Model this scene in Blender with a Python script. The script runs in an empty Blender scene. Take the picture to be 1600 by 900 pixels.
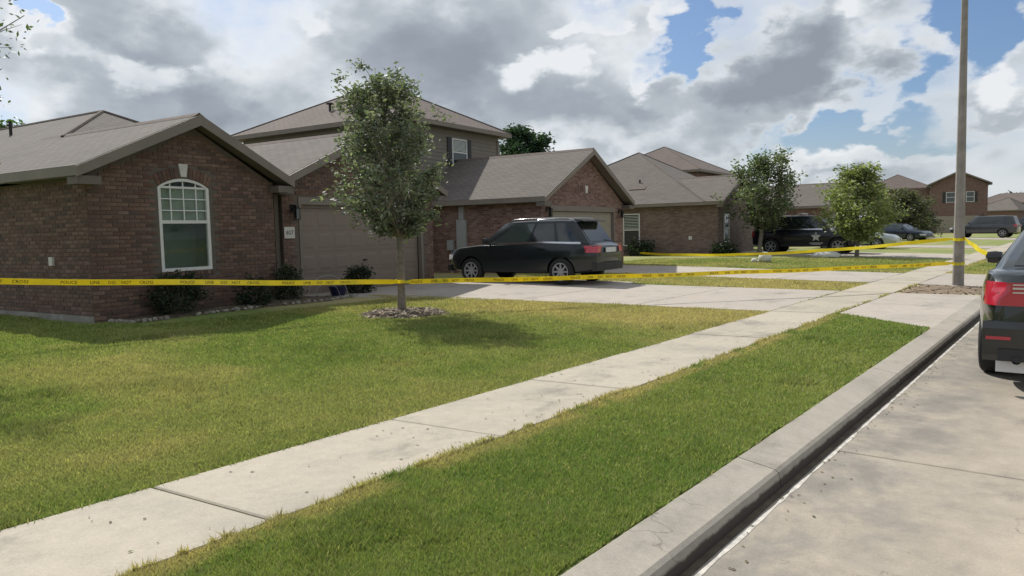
import bpy, bmesh, math, random
import numpy as np
from math import radians as rad, sin, cos, pi
from mathutils import Vector, Matrix
from mathutils.geometry import tessellate_polygon
random.seed(7); rng = np.random.default_rng(7)
S = bpy.context.scene
COL = S.collection

# ------------------------------------------------------------------ camera
CAM_H = 1.65
cam = bpy.data.cameras.new("camera"); cam.sensor_width = 36; cam.lens = 36 * 1150 / 1600
cam.clip_start = .05; cam.clip_end = 6000
co = bpy.data.objects.new("camera", cam); COL.objects.link(co); S.camera = co
Rw = Matrix(((0.78520114, -0.0300444, 0.61851152), (0.61885233, 0.07344621, -0.78206614), (-0.02193062, 0.99684652, 0.07626309)))
co.matrix_world = Matrix.Translation((0, 0, CAM_H)) @ Rw.to_4x4()

# ------------------------------------------------------------------ light
S.view_settings.view_transform = 'Standard'; S.view_settings.look = 'None'
S.view_settings.exposure = 0.0; S.view_settings.gamma = 1
SUN_TO = Vector((-.94, .33, 0)).normalized()          # horizontal direction towards the sun
SUN_EL = rad(47)
sd = Vector((SUN_TO.x * cos(SUN_EL), SUN_TO.y * cos(SUN_EL), sin(SUN_EL)))
sun = bpy.data.lights.new("sun", 'SUN'); sun.energy = 4.8; sun.angle = rad(.8); sun.color = (1, .965, .90)
so = bpy.data.objects.new("sun", sun); COL.objects.link(so)
so.rotation_euler = sd.to_track_quat('Z', 'Y').to_euler()


class NT:
    """small helper to write node trees"""
    def __init__(s, tree): s.t = tree; s.n = tree.nodes; s.l = tree.links
    def new(s, kind, **kw):
        n = s.n.new(kind)
        for k, v in kw.items():
            if k[0] == '_': n.inputs[k[1:].replace('_', ' ')].default_value = v
            else: setattr(n, k, v)
        return n
    def put(s, sock, v):
        if isinstance(v, bpy.types.NodeSocket): s.l.new(v, sock)
        else:
            if hasattr(sock.default_value, '__len__') and not hasattr(v, '__len__'): v = [v] * len(sock.default_value)
            if hasattr(v, '__len__') and len(v) == 3 and len(sock.default_value) == 4: v = (*v, 1)
            sock.default_value = v
    def math(s, op, a, b=0, c=None, clamp=False):
        n = s.new('ShaderNodeMath', operation=op, use_clamp=clamp)
        s.put(n.inputs[0], a); s.put(n.inputs[1], b)
        if c is not None: s.put(n.inputs[2], c)
        return n.outputs[0]
    def vm(s, op, a, b=(0, 0, 0), out=0):
        n = s.new('ShaderNodeVectorMath', operation=op); s.put(n.inputs[0], a); s.put(n.inputs[1], b)
        return n.outputs[out]
    def noise(s, vec, scale, detail=4, rough=.55, dist=0):
        n = s.new('ShaderNodeTexNoise'); s.put(n.inputs['Vector'], vec); n.inputs['Scale'].default_value = scale
        n.inputs['Detail'].default_value = detail; n.inputs['Roughness'].default_value = rough; n.inputs['Distortion'].default_value = dist
        return n.outputs['Fac']
    def mr(s, v, a, b, c=0., d=1., smooth=True):
        n = s.new('ShaderNodeMapRange', interpolation_type='SMOOTHSTEP' if smooth else 'LINEAR'); s.put(n.inputs[0], v)
        for i, x in zip((1, 2, 3, 4), (a, b, c, d)): n.inputs[i].default_value = x
        return n.outputs[0]
    def mix(s, f, a, b, blend='MIX'):
        n = s.new('ShaderNodeMix', data_type='RGBA', blend_type=blend); s.put(n.inputs['Factor'], f); s.put(n.inputs['A'], a); s.put(n.inputs['B'], b)
        for i, x in ((0, f), (6, a), (7, b)): pass
        return n.outputs['Result']


def _mix(s, f, a, b, blend='MIX'):
    n = s.new('ShaderNodeMix', data_type='RGBA', blend_type=blend)
    s.put(n.inputs[0], f); s.put(n.inputs[6], a); s.put(n.inputs[7], b)
    return n.outputs[2]
NT.mix = _mix


def build_world():
    w = bpy.data.worlds.new("World"); S.world = w; w.use_nodes = True
    t = NT(w.node_tree); t.n.clear()
    out = t.new('ShaderNodeOutputWorld'); bg = t.new('ShaderNodeBackground')
    sky = t.new('ShaderNodeTexSky', sky_type='NISHITA', sun_disc=False)
    sky.sun_elevation = SUN_EL; sky.sun_rotation = math.atan2(SUN_TO.x, SUN_TO.y)
    sky.air_density = 1.0; sky.dust_density = 1.5; sky.ozone_density = 1.5
    d = t.new('ShaderNodeTexCoord').outputs['Generated']
    sep = t.new('ShaderNodeSeparateXYZ'); t.put(sep.inputs[0], d)
    az = t.math('ARCTAN2', sep.outputs[0], sep.outputs[1])          # compass angle, 0 = down the street
    el = t.math('ARCSINE', sep.outputs[2])
    cmb = t.new('ShaderNodeCombineXYZ'); t.put(cmb.inputs[0], az); t.put(cmb.inputs[1], el)
    ang = cmb.outputs[0]
    # billowing noise, flatter near the horizon
    st = t.vm('MULTIPLY', d, (1, 1, 1.7))
    n1 = t.noise(st, 3.4, 6, .50, .1)
    n2 = t.noise(st, 9.0, 6, .52, .05)
    wn = t.new('ShaderNodeTexNoise'); t.put(wn.inputs['Vector'], st); wn.inputs['Scale'].default_value = 7.5; wn.inputs['Detail'].default_value = 6; wn.inputs['Roughness'].default_value = .55
    warp = t.vm('MULTIPLY', t.vm('SUBTRACT', wn.outputs['Color'], (.5, .5, .5)), (.30, .22, 0))
    wa = t.vm('ADD', ang, warp)
    def blobs(lst, base):
        acc = base
        for (a, e, ra, re, amp) in lst:
            q = t.vm('MULTIPLY', t.vm('SUBTRACT', wa, (rad(a), rad(e), 0)), (1 / rad(ra), 1 / rad(re), 0))
            q = t.vm('MULTIPLY', q, (1, 1, 0))
            r = t.vm('LENGTH', q, out=1)
            acc = t.math('ADD', acc, t.math('MULTIPLY', t.mr(r, 1.0, .25), amp))
        return acc
    cov = blobs(COVER, t.math('MULTIPLY_ADD', n1, 1.5, t.math('MULTIPLY_ADD', n2, .42, -.34)))
    cover = t.mr(cov, .20, .74)
    thick = t.mr(cov, .30, 1.05, -.20, .12)
    shade = blobs(SHADE, t.math('ADD', thick, t.math('MULTIPLY_ADD', n1, .95, t.math('MULTIPLY_ADD', n2, .60, -.36))))
    ramp = t.new('ShaderNodeValToRGB'); cr = ramp.color_ramp
    cr.elements[0].position = .18; cr.elements[0].color = (.84, .865, .89, 1)
    cr.elements[1].position = .92; cr.elements[1].color = (.29, .325, .37, 1)
    for p, c in ((.34, (.68, .72, .755, 1)), (.50, (.48, .525, .57, 1)), (.70, (.36, .40, .45, 1))):
        e_ = cr.elements.new(p); e_.color = c
    t.put(ramp.inputs[0], shade)
    skyc = t.vm('SCALE', t.vm('MULTIPLY', sky.outputs[0], (.80, .96, 1.16))); t.put(skyc.node.inputs['Scale'], .088)
    low = t.mr(el, rad(0), rad(10), .5, 0)                          # thin pale veil of cloud low down
    skyh = t.mix(low, skyc, (.60, .66, .70))
    c = t.mix(t.math('MULTIPLY', cover, .97), skyh, ramp.outputs[0])
    t.put(bg.inputs[0], c); bg.inputs[1].default_value = 1.0
    t.l.new(bg.outputs[0], out.inputs[0])


# clouds by compass angle / elevation in degrees: (azimuth, elevation, half width, half height, amount)
COVER = [(-44, 13, 18, 9, .35), (-64, 12, 12, 8, .25), (-21, 9.8, 9, 4.2, .55), (-33, 10, 6, 4, .35), (-30, 14.5, 4, 3, .3), (-13, 13, 7, 3, .35),
         (-25.3, 14.8, 2.0, 3.8, -.80), (-14.5, 5.9, 8.5, 1.7, -.70), (-5.6, 12.8, 2.8, 4.0, -.75), (-17, 11.5, 7, 3.6, .4), (-4.5, 8, 3.2, 3.2, .55), (-10.5, 9.5, 1.8, 2.5, -.35),
         (-68.7, 14, 1.3, 2.2, -.8), (-15, 3.2, 12, 1.6, .25), (-72, 6, 6, 3, -.2)]
SHADE = [(-18.5, 10.5, 6.5, 3.2, .50), (-14, 11.3, 4, 2.4, .25), (-28, 9.6, 3.2, 1.6, .15), (-44, 12.5, 7, 5, .30), (-62, 14, 4.5, 3.2, .22), (-60, 9.2, 3.5, 2.6, .22),
         (-35.5, 10.6, 4.5, 1.8, -.50), (-27.0, 12.2, 2.2, 1.6, -.40), (-33, 14.2, 1.8, 1.2, -.4), (-28.3, 15.4, 2.0, 1.6, -.4), (-65, 11.5, 4.5, 1.8, -.35),
         (-69, 13, 2.5, 2, -.3), (-54, 16.5, 4, 1.8, -.4), (-12.5, 13.8, 3.2, 1.5, -.35), (-4.5, 9.3, 2.6, 2.2, -.45), (-17, 3.9, 9, 1.5, -.3), (-33, 6.5, 8, 1.8, -.2), (-71, 9, 5, 3, -.15)]
build_world()

# ------------------------------------------------------------------ materials
MATS = {}
def mat(name, color=(.5, .5, .5), rough=.7, metal=0., spec=.5, coat=0., var=0., vscale=3., bump=0., bscale=40., attr=False, trans=None, emit=None):
    m = bpy.data.materials.new(name); m.use_nodes = True
    t = NT(m.node_tree); t.n.clear()
    out = t.new('ShaderNodeOutputMaterial'); b = t.new('ShaderNodeBsdfPrincipled')
    b.inputs['Roughness'].default_value = rough; b.inputs['Metallic'].default_value = metal
    b.inputs['Specular IOR Level'].default_value = spec; b.inputs['Coat Weight'].default_value = coat
    b.inputs['Coat Roughness'].default_value = .04
    tc = t.new('ShaderNodeTexCoord').outputs['Object']
    col = None
    if attr:
        a = t.new('ShaderNodeVertexColor', layer_name='col'); col = a.outputs[0]
    if var:
        n = t.noise(tc, vscale, 6, .6)
        f = t.mr(n, .3, .7, 1 - var, 1 + var, False)
        base = col if col is not None else (*color, 1)
        v = t.vm('SCALE', base if col is not None else tuple(color)); t.put(v.node.inputs['Scale'], f); col = v
    if col is None: t.put(b.inputs['Base Color'], color)
    else: t.l.new(col, b.inputs['Base Color'])
    if bump:
        bn = t.new('ShaderNodeBump'); bn.inputs['Strength'].default_value = bump; bn.inputs['Distance'].default_value = .01
        t.put(bn.inputs['Height'], t.noise(tc, bscale, 5, .6)); t.l.new(bn.outputs[0], b.inputs['Normal'])
    sh = b.outputs[0]
    if trans:
        tr = t.new('ShaderNodeBsdfTranslucent')
        if col is not None: t.l.new(t.vm('MULTIPLY', col, trans), tr.inputs[0])
        else: t.put(tr.inputs[0], trans)
        mx = t.new('ShaderNodeMixShader'); mx.inputs[0].default_value = .35
        t.l.new(sh, mx.inputs[1]); t.l.new(tr.outputs[0], mx.inputs[2]); sh = mx.outputs[0]
    t.l.new(sh, out.inputs[0]); MATS[name] = m
    return m

def concrete(name, base, stain, streak=False):
    m = mat(name, base, .85); t = NT(m.node_tree); b = [n for n in t.n if n.type == 'BSDF_PRINCIPLED'][0]
    geo = t.new('ShaderNodeNewGeometry'); p = geo.outputs['Position']
    oi = t.new('ShaderNodeObjectInfo')
    n1 = t.noise(p, .75, 8, .68, .1); n2 = t.noise(p, 6, 7, .7); n3 = t.noise(p, 75, 4, .7)
    st = t.vm('MULTIPLY', p, (1.0, .8, 1)); n4 = t.noise(st, 1.6, 9, .7, .15)
    c = t.mix(t.mr(n1, .48, .74), base, stain)
    c = t.mix(t.mr(n4, .52, .72, 0, .75), c, tuple(x * .66 for x in stain))
    if streak:       # damp dark patches where water stands by the gutter
        sx = t.new('ShaderNodeSeparateXYZ'); t.put(sx.inputs[0], p)
        g = t.mr(sx.outputs[0], -1.25, .15, 1, 0)
        c = t.mix(t.math('MULTIPLY', g, t.mr(n4, .34, .60, .15, .75)), c, (.155, .145, .13))
    v = t.math('MULTIPLY_ADD', n2, .46, .77); v = t.math('MULTIPLY', v, t.math('MULTIPLY_ADD', n3, .6, .70))
    v = t.math('MULTIPLY', v, t.math('MULTIPLY_ADD', oi.outputs['Random'], .10, .95))
    cs = t.vm('SCALE', c); t.put(cs.node.inputs['Scale'], v)
    cv = t.new('ShaderNodeTexVoronoi', feature='DISTANCE_TO_EDGE'); cv.inputs['Scale'].default_value = .42
    nz = t.new('ShaderNodeTexNoise'); t.put(nz.inputs['Vector'], p); nz.inputs['Scale'].default_value = 3.5; nz.inputs['Detail'].default_value = 6
    dsp = t.vm('SCALE', nz.outputs['Color']); dsp.node.inputs['Scale'].default_value = .5
    t.put(cv.inputs['Vector'], t.vm('ADD', p, dsp))
    crk = t.math('MULTIPLY', t.mr(cv.outputs['Distance'], .0, .0035, 1, 0), t.mr(n1, .50, .58, 0, .55))
    cs = t.mix(crk, cs, (.10, .085, .07))      # hairline cracks
    # small dark specks
    vo = t.new('ShaderNodeTexVoronoi'); vo.inputs['Scale'].default_value = 2.3; t.put(vo.inputs['Vector'], p)
    spk = t.mr(vo.outputs['Distance'], .0, .028, .55, 0)
    c = t.mix(spk, cs, (.08, .07, .06))
    t.l.new(c, b.inputs['Base Color'])
    bn = t.new('ShaderNodeBump'); bn.inputs['Strength'].default_value = .35; bn.inputs['Distance'].default_value = .004
    t.put(bn.inputs['Height'], t.math('ADD', n3, n2)); t.l.new(bn.outputs[0], b.inputs['Normal'])
    return m

def brickmat(name, c1, c2, mortar, bw=.205, rh=.075):
    m = mat(name, c1, .9); t = NT(m.node_tree); b = [n for n in t.n if n.type == 'BSDF_PRINCIPLED'][0]
    uv = t.new('ShaderNodeUVMap', uv_map='uv').outputs[0]
    br = t.new('ShaderNodeTexBrick'); t.put(br.inputs['Vector'], uv); t.put(br.inputs['Scale'], 1.)
    t.put(br.inputs['Color1'], (0, 0, 0)); t.put(br.inputs['Color2'], (1, 1, 1)); t.put(br.inputs['Mortar'], (.5, .5, .5))
    br.inputs['Mortar Size'].default_value = .006; br.inputs['Brick Width'].default_value = bw; br.inputs['Row Height'].default_value = rh
    br.inputs['Mortar Smooth'].default_value = .1; br.inputs['Bias'].default_value = 0
    g = t.new('ShaderNodeTexCoord').outputs['Object']
    n = t.noise(g, 1.2, 5, .6); n2 = t.noise(g, 14, 4, .6)
    f = t.math('ADD', br.outputs['Color'], t.math('MULTIPLY_ADD', n, 1.2, -.6))
    c = t.mix(t.math('ADD', f, 0, clamp=True), c1, c2)
    c = t.mix(br.outputs['Fac'], c, mortar)
    v = t.vm('SCALE', c); t.put(v.node.inputs['Scale'], t.math('MULTIPLY_ADD', n2, .6, .7))
    t.l.new(v, b.inputs['Base Color'])
    bn = t.new('ShaderNodeBump', invert=True); bn.inputs['Strength'].default_value = .8; bn.inputs['Distance'].default_value = .01
    t.put(bn.inputs['Height'], t.math('ADD', br.outputs['Fac'], t.math('MULTIPLY', n2, -.4))); t.l.new(bn.outputs[0], b.inputs['Normal'])
    return m

def shingles(name, c1, c2):
    m = mat(name, c1, .95); t = NT(m.node_tree); b = [n for n in t.n if n.type == 'BSDF_PRINCIPLED'][0]
    uv = t.new('ShaderNodeUVMap', uv_map='uv').outputs[0]
    br = t.new('ShaderNodeTexBrick'); t.put(br.inputs['Vector'], uv); t.put(br.inputs['Scale'], 1.)
    t.put(br.inputs['Color1'], (0, 0, 0)); t.put(br.inputs['Color2'], (1, 1, 1)); t.put(br.inputs['Mortar'], (0, 0, 0))
    br.inputs['Mortar Size'].default_value = .008; br.inputs['Brick Width'].default_value = .31; br.inputs['Row Height'].default_value = .14
    g = t.new('ShaderNodeTexCoord').outputs['Object']
    n = t.noise(g, .7, 6, .6); n2 = t.noise(t.vm('MULTIPLY', g, (1, 1, 3)), 6, 6, .7); n3 = t.noise(g, 70, 2, .7)
    c = t.mix(t.math('MULTIPLY_ADD', br.outputs['Color'], .35, t.math('MULTIPLY', n2, .75), clamp=True), c1, c2)
    v = t.math('MULTIPLY', t.math('MULTIPLY_ADD', n, .5, .75), t.math('MULTIPLY_ADD', n3, .5, .75))
    v = t.math('MULTIPLY', v, t.math('MULTIPLY_ADD', br.outputs['Fac'], -.55, 1))
    cs = t.vm('SCALE', c); t.put(cs.node.inputs['Scale'], v)
    t.l.new(cs, b.inputs['Base Color'])
    bn = t.new('ShaderNodeBump', invert=True); bn.inputs['Strength'].default_value = .6; bn.inputs['Distance'].default_value = .01
    t.put(bn.inputs['Height'], br.outputs['Fac']); t.l.new(bn.outputs[0], b.inputs['Normal'])
    return m

M_walk = concrete('sidewalk_concrete', (.39, .345, .272), (.27, .245, .205))
M_drive = concrete('driveway_concrete', (.38, .335, .285), (.30, .27, .232))
M_road = concrete('road_concrete', (.385, .33, .258), (.30, .268, .22), True)
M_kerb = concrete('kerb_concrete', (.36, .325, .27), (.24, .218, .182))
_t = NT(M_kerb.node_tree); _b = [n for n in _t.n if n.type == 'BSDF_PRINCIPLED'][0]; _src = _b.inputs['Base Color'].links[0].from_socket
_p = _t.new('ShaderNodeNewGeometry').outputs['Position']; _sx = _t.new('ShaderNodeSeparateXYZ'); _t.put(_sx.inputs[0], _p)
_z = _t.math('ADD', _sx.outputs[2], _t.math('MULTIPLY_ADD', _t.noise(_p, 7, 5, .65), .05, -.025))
_t.l.new(_t.mix(_t.mr(_z, .070, .045), _src, (.06, .048, .038)), _b.inputs['Base Color'])      # shade of the lower kerb face painted into the colour, with gutter grime
M_joint = mat('pale_joint_sealant', (.50, .47, .42), .85, var=.35, vscale=14)
M_dirt = mat('bare_soil', (.10, .078, .052), .95, var=.35, vscale=9, bump=.5)
M_grassbase = mat('turf', attr=True, rough=.95, spec=.2, var=.35, vscale=24, bump=.9, bscale=60)
M_blade = mat('grass_blade', attr=True, rough=.6, spec=.25, trans=(1.3, 1.4, .8))
M_leaf = mat('leaf', attr=True, rough=.5, spec=.35, trans=(1.5, 1.7, .8))
M_bark = mat('bark', (.20, .17, .14), .95, var=.35, vscale=14, bump=.8, bscale=30)
M_brickpart = mat('fired_brick', attr=True, rough=.92, var=.25, vscale=9, bump=.6, bscale=60)
M_mortar = mat('mortar', (.135, .112, .095), .95, var=.15, vscale=20)
M_brick1 = brickmat('brown_brick', (.12, .07, .056), (.24, .16, .125), (.22, .19, .165))
M_brick2 = brickmat('red_brown_brick', (.135, .068, .055), (.27, .165, .135), (.25, .205, .18))
M_brick3 = brickmat('dull_brown_brick', (.135, .09, .07), (.235, .17, .14), (.22, .18, .155))
M_brick5 = brickmat('dark_red_brick', (.14, .082, .068), (.21, .128, .108), (.26, .19, .17))
M_roof = shingles('brown_shingle', (.098, .083, .072), (.172, .148, .130))
M_roof2 = shingles('reddish_brown_shingle', (.11, .083, .073), (.165, .131, .114))
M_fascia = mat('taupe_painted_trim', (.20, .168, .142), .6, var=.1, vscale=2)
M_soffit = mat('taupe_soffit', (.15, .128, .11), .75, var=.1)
M_siding = mat('beige_siding', (.20, .178, .150), .75, var=.08)
M_found = mat('foundation_concrete', (.26, .25, .215), .9, var=.25, vscale=5)
M_garage = mat('taupe_garage_door', (.218, .172, .138), .55, var=.05, vscale=2)
M_garage3 = mat('beige_garage_door', (.30, .26, .205), .6, var=.06)
M_white = mat('white_vinyl', (.70, .70, .68), .45, var=.06)
M_stonewhite = mat('pale_cast_stone', (.62, .60, .56), .85, var=.12, vscale=8)
M_darkmetal = mat('black_metal', (.02, .02, .02), .45, metal=.3)
M_shutter = mat('dark_shutter', (.03, .03, .035), .6)
M_glass = mat('window_glass', (.035, .045, .045), .06, spec=.8)
M_curtain = mat('pale_green_blind', (.58, .62, .58), .8, var=.12, vscale=6)
M_lampglass = mat('frosted_lamp_glass', (.5, .5, .47), .3)
M_utility = mat('grey_utility_box', (.33, .34, .34), .5, var=.08)
M_tape = mat('yellow_barrier_tape', (.88, .77, .03), .35, var=.12, vscale=2.5, trans=(.9, .8, .05))
M_text = mat('black_print', (.02, .02, .02), .6)
M_pole = mat('weathered_pole_paint', (.25, .228, .205), .75, var=.22, vscale=4, bump=.4)
M_tire = mat('tyre_rubber', (.018, .018, .018), .85)
M_rim = mat('alloy_rim', (.36, .365, .38), .4, metal=.25)
M_chrome = mat('bright_chrome', (.65, .66, .68), .15, metal=1)
M_carglass = mat('tinted_car_glass', (.012, .018, .018), .05, spec=1.0)
M_clearcarglass = mat('car_glass_reflecting', (.05, .07, .065), .05, spec=1.0)
M_green = mat('dark_green_car_paint', (.003, .009, .011), .3, spec=.5, coat=.45)
M_navy = mat('navy_car_paint', (.003, .004, .014), .3, coat=.4)
M_black = mat('black_car_paint', (.005, .009, .010), .25, coat=.7)
M_silver = mat('silver_car_paint', (.42, .45, .44), .35, metal=.6, coat=.5)
M_grey = mat('dark_grey_car_paint', (.07, .075, .08), .3, metal=.5, coat=.6)
M_bluecar = mat('dark_blue_car_paint', (.02, .03, .05), .3, metal=.4, coat=.6)
M_plastic = mat('black_trim_plastic', (.02, .021, .022), .6)
M_red = mat('red_tail_lamp', (.42, .012, .03), .18, spec=.8, coat=.5)
M_lampclear = mat('clear_lamp_lens', (.55, .55, .55), .15)
M_plate = mat('white_plate', (.6, .6, .6), .5)
M_stone = mat('pale_rock', attr=True, rough=.9, var=.2, vscale=10, bump=.4)
M_blue = mat('dark_blue_plastic', (.012, .016, .055), .5)

# ------------------------------------------------------------------ object helpers
def tag(o, label=None, cat=None, group=None, kind=None):
    if label: o['label'] = label
    if cat: o['category'] = cat
    if group: o['group'] = group
    if kind: o['kind'] = kind
    return o

def empty(name, loc, yaw=0., label=None, cat=None, group=None):
    o = bpy.data.objects.new(name, None); COL.objects.link(o); o.location = loc; o.rotation_euler = (0, 0, yaw)
    o.empty_display_size = .2
    return tag(o, label, cat, group)

def uvbox(me):
    """metre-scaled uv, u along the horizontal tangent of each face, v up it"""
    uvl = me.uv_layers.new(name='uv')
    vs = [v.co for v in me.vertices]
    for p in me.polygons:
        n = p.normal
        tx = Vector((1, 0, 0)) if abs(n.z) > .98 else Vector((0, 0, 1)).cross(n).normalized()
        ty = n.cross(tx)
        for li in p.loop_indices:
            c = vs[me.loops[li].vertex_index]
            uvl.data[li].uv = (c.dot(tx), c.dot(ty))

class MB:
    def __init__(s): s.v = []; s.f = []; s.c = []
    def add(s, vs, fs, col=None):
        o = len(s.v); s.v += [tuple(v) for v in vs]; s.f += [tuple(i + o for i in f) for f in fs]
        s.c += [col] * len(fs); return s
    def box(s, x0, x1, y0, y1, z0, z1, col=None):
        vs = [(x, y, z) for z in (z0, z1) for x, y in ((x0, y0), (x1, y0), (x1, y1), (x0, y1))]
        return s.add(vs, [(3, 2, 1, 0), (4, 5, 6, 7), (0, 1, 5, 4), (1, 2, 6, 5), (2, 3, 7, 6), (3, 0, 4, 7)], col)
    def bbox(s, x0, x1, y0, y1, z0, z1, b=.008, col=None):
        """box whose top edges are chamfered"""
        vs = [(x, y, z0) for x, y in ((x0, y0), (x1, y0), (x1, y1), (x0, y1))]
        vs += [(x, y, z1 - b) for x, y in ((x0, y0), (x1, y0), (x1, y1), (x0, y1))]
        vs += [(x, y, z1) for x, y in ((x0 + b, y0 + b), (x1 - b, y0 + b), (x1 - b, y1 - b), (x0 + b, y1 - b))]
        fs = [(8, 9, 10, 11)]
        for k in (0, 4):
            for i in range(4): fs.append((k + i, k + (i + 1) % 4, k + 4 + (i + 1) % 4, k + 4 + i))
        return s.add(vs, fs, col)
    def prism(s, poly, d, fn, col=None):
        """poly of 2-D points, fn(a, b, t) -> 3-D with t 0..1 through the thickness d"""
        n = len(poly)
        vs = [fn(a, b, 0) for a, b in poly] + [fn(a, b, d) for a, b in poly]
        return s.add(vs, [tuple(range(n))[::-1], tuple(range(n, 2 * n))] + [(i, (i + 1) % n, n + (i + 1) % n, n + i) for i in range(n)], col)
    def tube(s, pts, rad_, n=8, cap=True, col=None):
        pts = [Vector(p) for p in pts]; rs = rad_ if hasattr(rad_, '__len__') else [rad_] * len(pts)
        vs = []; fs = []; up = None
        for i, p in enumerate(pts):
            d = (pts[min(i + 1, len(pts) - 1)] - pts[max(i - 1, 0)]).normalized()
            if up is None: up = Vector((0, 0, 1)) if abs(d.z) < .9 else Vector((1, 0, 0))
            a = d.cross(up).normalized(); b = a.cross(d); up = b
            for k in range(n):
                q = 2 * pi * k / n; vs.append(p + (a * cos(q) + b * sin(q)) * rs[i])
        for i in range(len(pts) - 1):
            for k in range(n): fs.append((i * n + k, i * n + (k + 1) % n, (i + 1) * n + (k + 1) % n, (i + 1) * n + k))
        if cap: fs += [tuple(range(n))[::-1], tuple(range((len(pts) - 1) * n, len(pts) * n))]
        return s.add(vs, fs, col)
    def lathe(s, prof, n=16, fn=lambda v: v, col=None, cap=True):
        vs = [fn(Vector((r * cos(2 * pi * k / n), r * sin(2 * pi * k / n), z))) for r, z in prof for k in range(n)]
        fs = [(i * n + k, i * n + (k + 1) % n, (i + 1) * n + (k + 1) % n, (i + 1) * n + k) for i in range(len(prof) - 1) for k in range(n)]
        if cap: fs += [tuple(range(n))[::-1], tuple(range((len(prof) - 1) * n, len(prof) * n))]
        return s.add(vs, fs, col)
    def mesh(s, name, m=None, smooth=False, fix=True):
        me = bpy.data.meshes.new(name); me.from_pydata(s.v, [], s.f); me.update()
        if fix:
            bm = bmesh.new(); bm.from_mesh(me); bmesh.ops.recalc_face_normals(bm, faces=bm.faces); bm.to_mesh(me); bm.free()
        uvbox(me)
        if any(c is not None for c in s.c):
            ca = me.color_attributes.new('col', 'FLOAT_COLOR', 'CORNER')
            for p in me.polygons:
                for li in p.loop_indices: ca.data[li].color = (*(s.c[p.index] or (.2, .2, .2)), 1)
        if m: me.materials.append(m)
        if smooth:
            me.shade_smooth() if smooth is True else me.set_sharp_from_angle(angle=rad(smooth))
            if smooth is not True:
                me.polygons.foreach_set('use_smooth', [True] * len(me.polygons))
        return me
    def build(s, name, m, parent=None, smooth=False, label=None, kind=None, fix=True):
        o = bpy.data.objects.new(name, s.mesh(name, m, smooth, fix)); COL.objects.link(o)
        if parent: o.parent = parent
        return tag(o, label, kind=kind)

def mobj(name, me, parent=None, loc=(0, 0, 0), rot=(0, 0, 0), label=None):
    o = bpy.data.objects.new(name, me); COL.objects.link(o); o.parent = parent; o.location = loc; o.rotation_euler = rot
    return tag(o, label)

def copy_tree(o, parent=None):
    c = o.copy(); COL.objects.link(c); c.parent = parent
    for ch in list(o.children): copy_tree(ch, c)
    return c

def np_mesh(name, verts, faces_n, material, colors=None):
    """verts (N,3), every faces_n vertices form one polygon; colors per polygon"""
    nv = len(verts); nf = nv // faces_n
    me = bpy.data.meshes.new(name)
    me.vertices.add(nv); me.vertices.foreach_set('co', verts.astype(np.float32).ravel())
    me.loops.add(nv); me.loops.foreach_set('vertex_index', np.arange(nv, dtype=np.int32))
    me.polygons.add(nf); me.polygons.foreach_set('loop_start', np.arange(nf, dtype=np.int32) * faces_n)
    me.update(calc_edges=True)
    if colors is not None:
        ca = me.color_attributes.new('col', 'FLOAT_COLOR', 'POINT')
        cc = np.concatenate([np.repeat(colors, faces_n, axis=0), np.ones((nv, 1))], axis=1).astype(np.float32)
        ca.data.foreach_set('color', cc.ravel())
    me.materials.append(material)
    return me

_perm = rng.random((256, 256))
def vnoise(x, y):
    xi = np.floor(x).astype(int); yi = np.floor(y).astype(int); fx = x - xi; fy = y - yi
    fx = fx * fx * (3 - 2 * fx); fy = fy * fy * (3 - 2 * fy)
    g = lambda a, b: _perm[a % 256, b % 256]
    return (g(xi, yi) * (1 - fx) + g(xi + 1, yi) * fx) * (1 - fy) + (g(xi, yi + 1) * (1 - fx) + g(xi + 1, yi + 1) * fx) * fy
def fbm(x, y, o=4):
    s = 0; a = .5; 
    for _ in range(o): s = s + a * vnoise(x, y); x = x * 2.03 + 17.1; y = y * 2.03 + 5.3; a *= .5
    return s / (1 - .5 ** o)

# ------------------------------------------------------------------ ground
WALK_IN, WALK_OUT, KERB_IN, KERB_OUT = -4.45, -3.38, -1.80, -1.50
def gz(x):   # height of the turf soil
    return .13 + .13 * np.clip((-4.45 - x) / 8.5, 0, 1)
def near_edge(x):     # first driveway, side nearest the camera
    return np.interp(-x, [-1, 4.45, 12, 14.4, 40], [13.1, 12.95, 11.6, 10.2, 10.2])
def far_edge(x):
    return np.interp(-x, [-1, 3.9, 9.4, 9.7, 40], [17.9, 17.75, 16.9, 17.6, 17.6])
def turf_color(x, y):
    """albedo of the turf: green with yellow and straw patches"""
    a = fbm(x * .55, y * .55); b = fbm(x * 2.3 + 40, y * 2.3); c = fbm(x * 7 + 9, y * 7 + 3)
    dry = .05 + np.clip((a - .45) * 3.0, 0, 1) * .48 + np.clip((b - .48) * 2.4, 0, 1) * .34
    # thin dry turf by the first driveway, the walk edges and the pole; lush by the kerb and the house
    d1 = np.clip(1 - np.abs(y - near_edge(x)) / 4.6, 0, 1) * (x < -4) * 1.25 * (.5 + a)
    dry = dry + d1 * .75
    dry = dry + np.where((y > 17.2) & (y < 20.6), .6, 0)
    dry = dry + np.clip(1 - np.abs(x + 3.35) / .35, 0, 1) * .7 * (b > .42)
    dry = dry - np.where((x > -3.2) & (y < 14), np.clip((y - 3) / 10, 0, 1) * .45 + .24, 0)
    dry = dry - np.clip((-x - 9.5) / 3, 0, 1) * .55 * (y < 8)
    dry = dry + np.where(y > 24, .12, 0)
    dry = np.clip(dry, 0, 1)[..., None]
    g1 = np.array([.152, .215, .058]); g2 = np.array([.245, .278, .092]); st = np.array([.46, .375, .20])
    base = g1 + (g2 - g1) * np.clip((.5 * a + .5 * c - .25) * 2, 0, 1)[..., None]
    return base * (1 - dry * .8) + st * dry * .8

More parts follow.
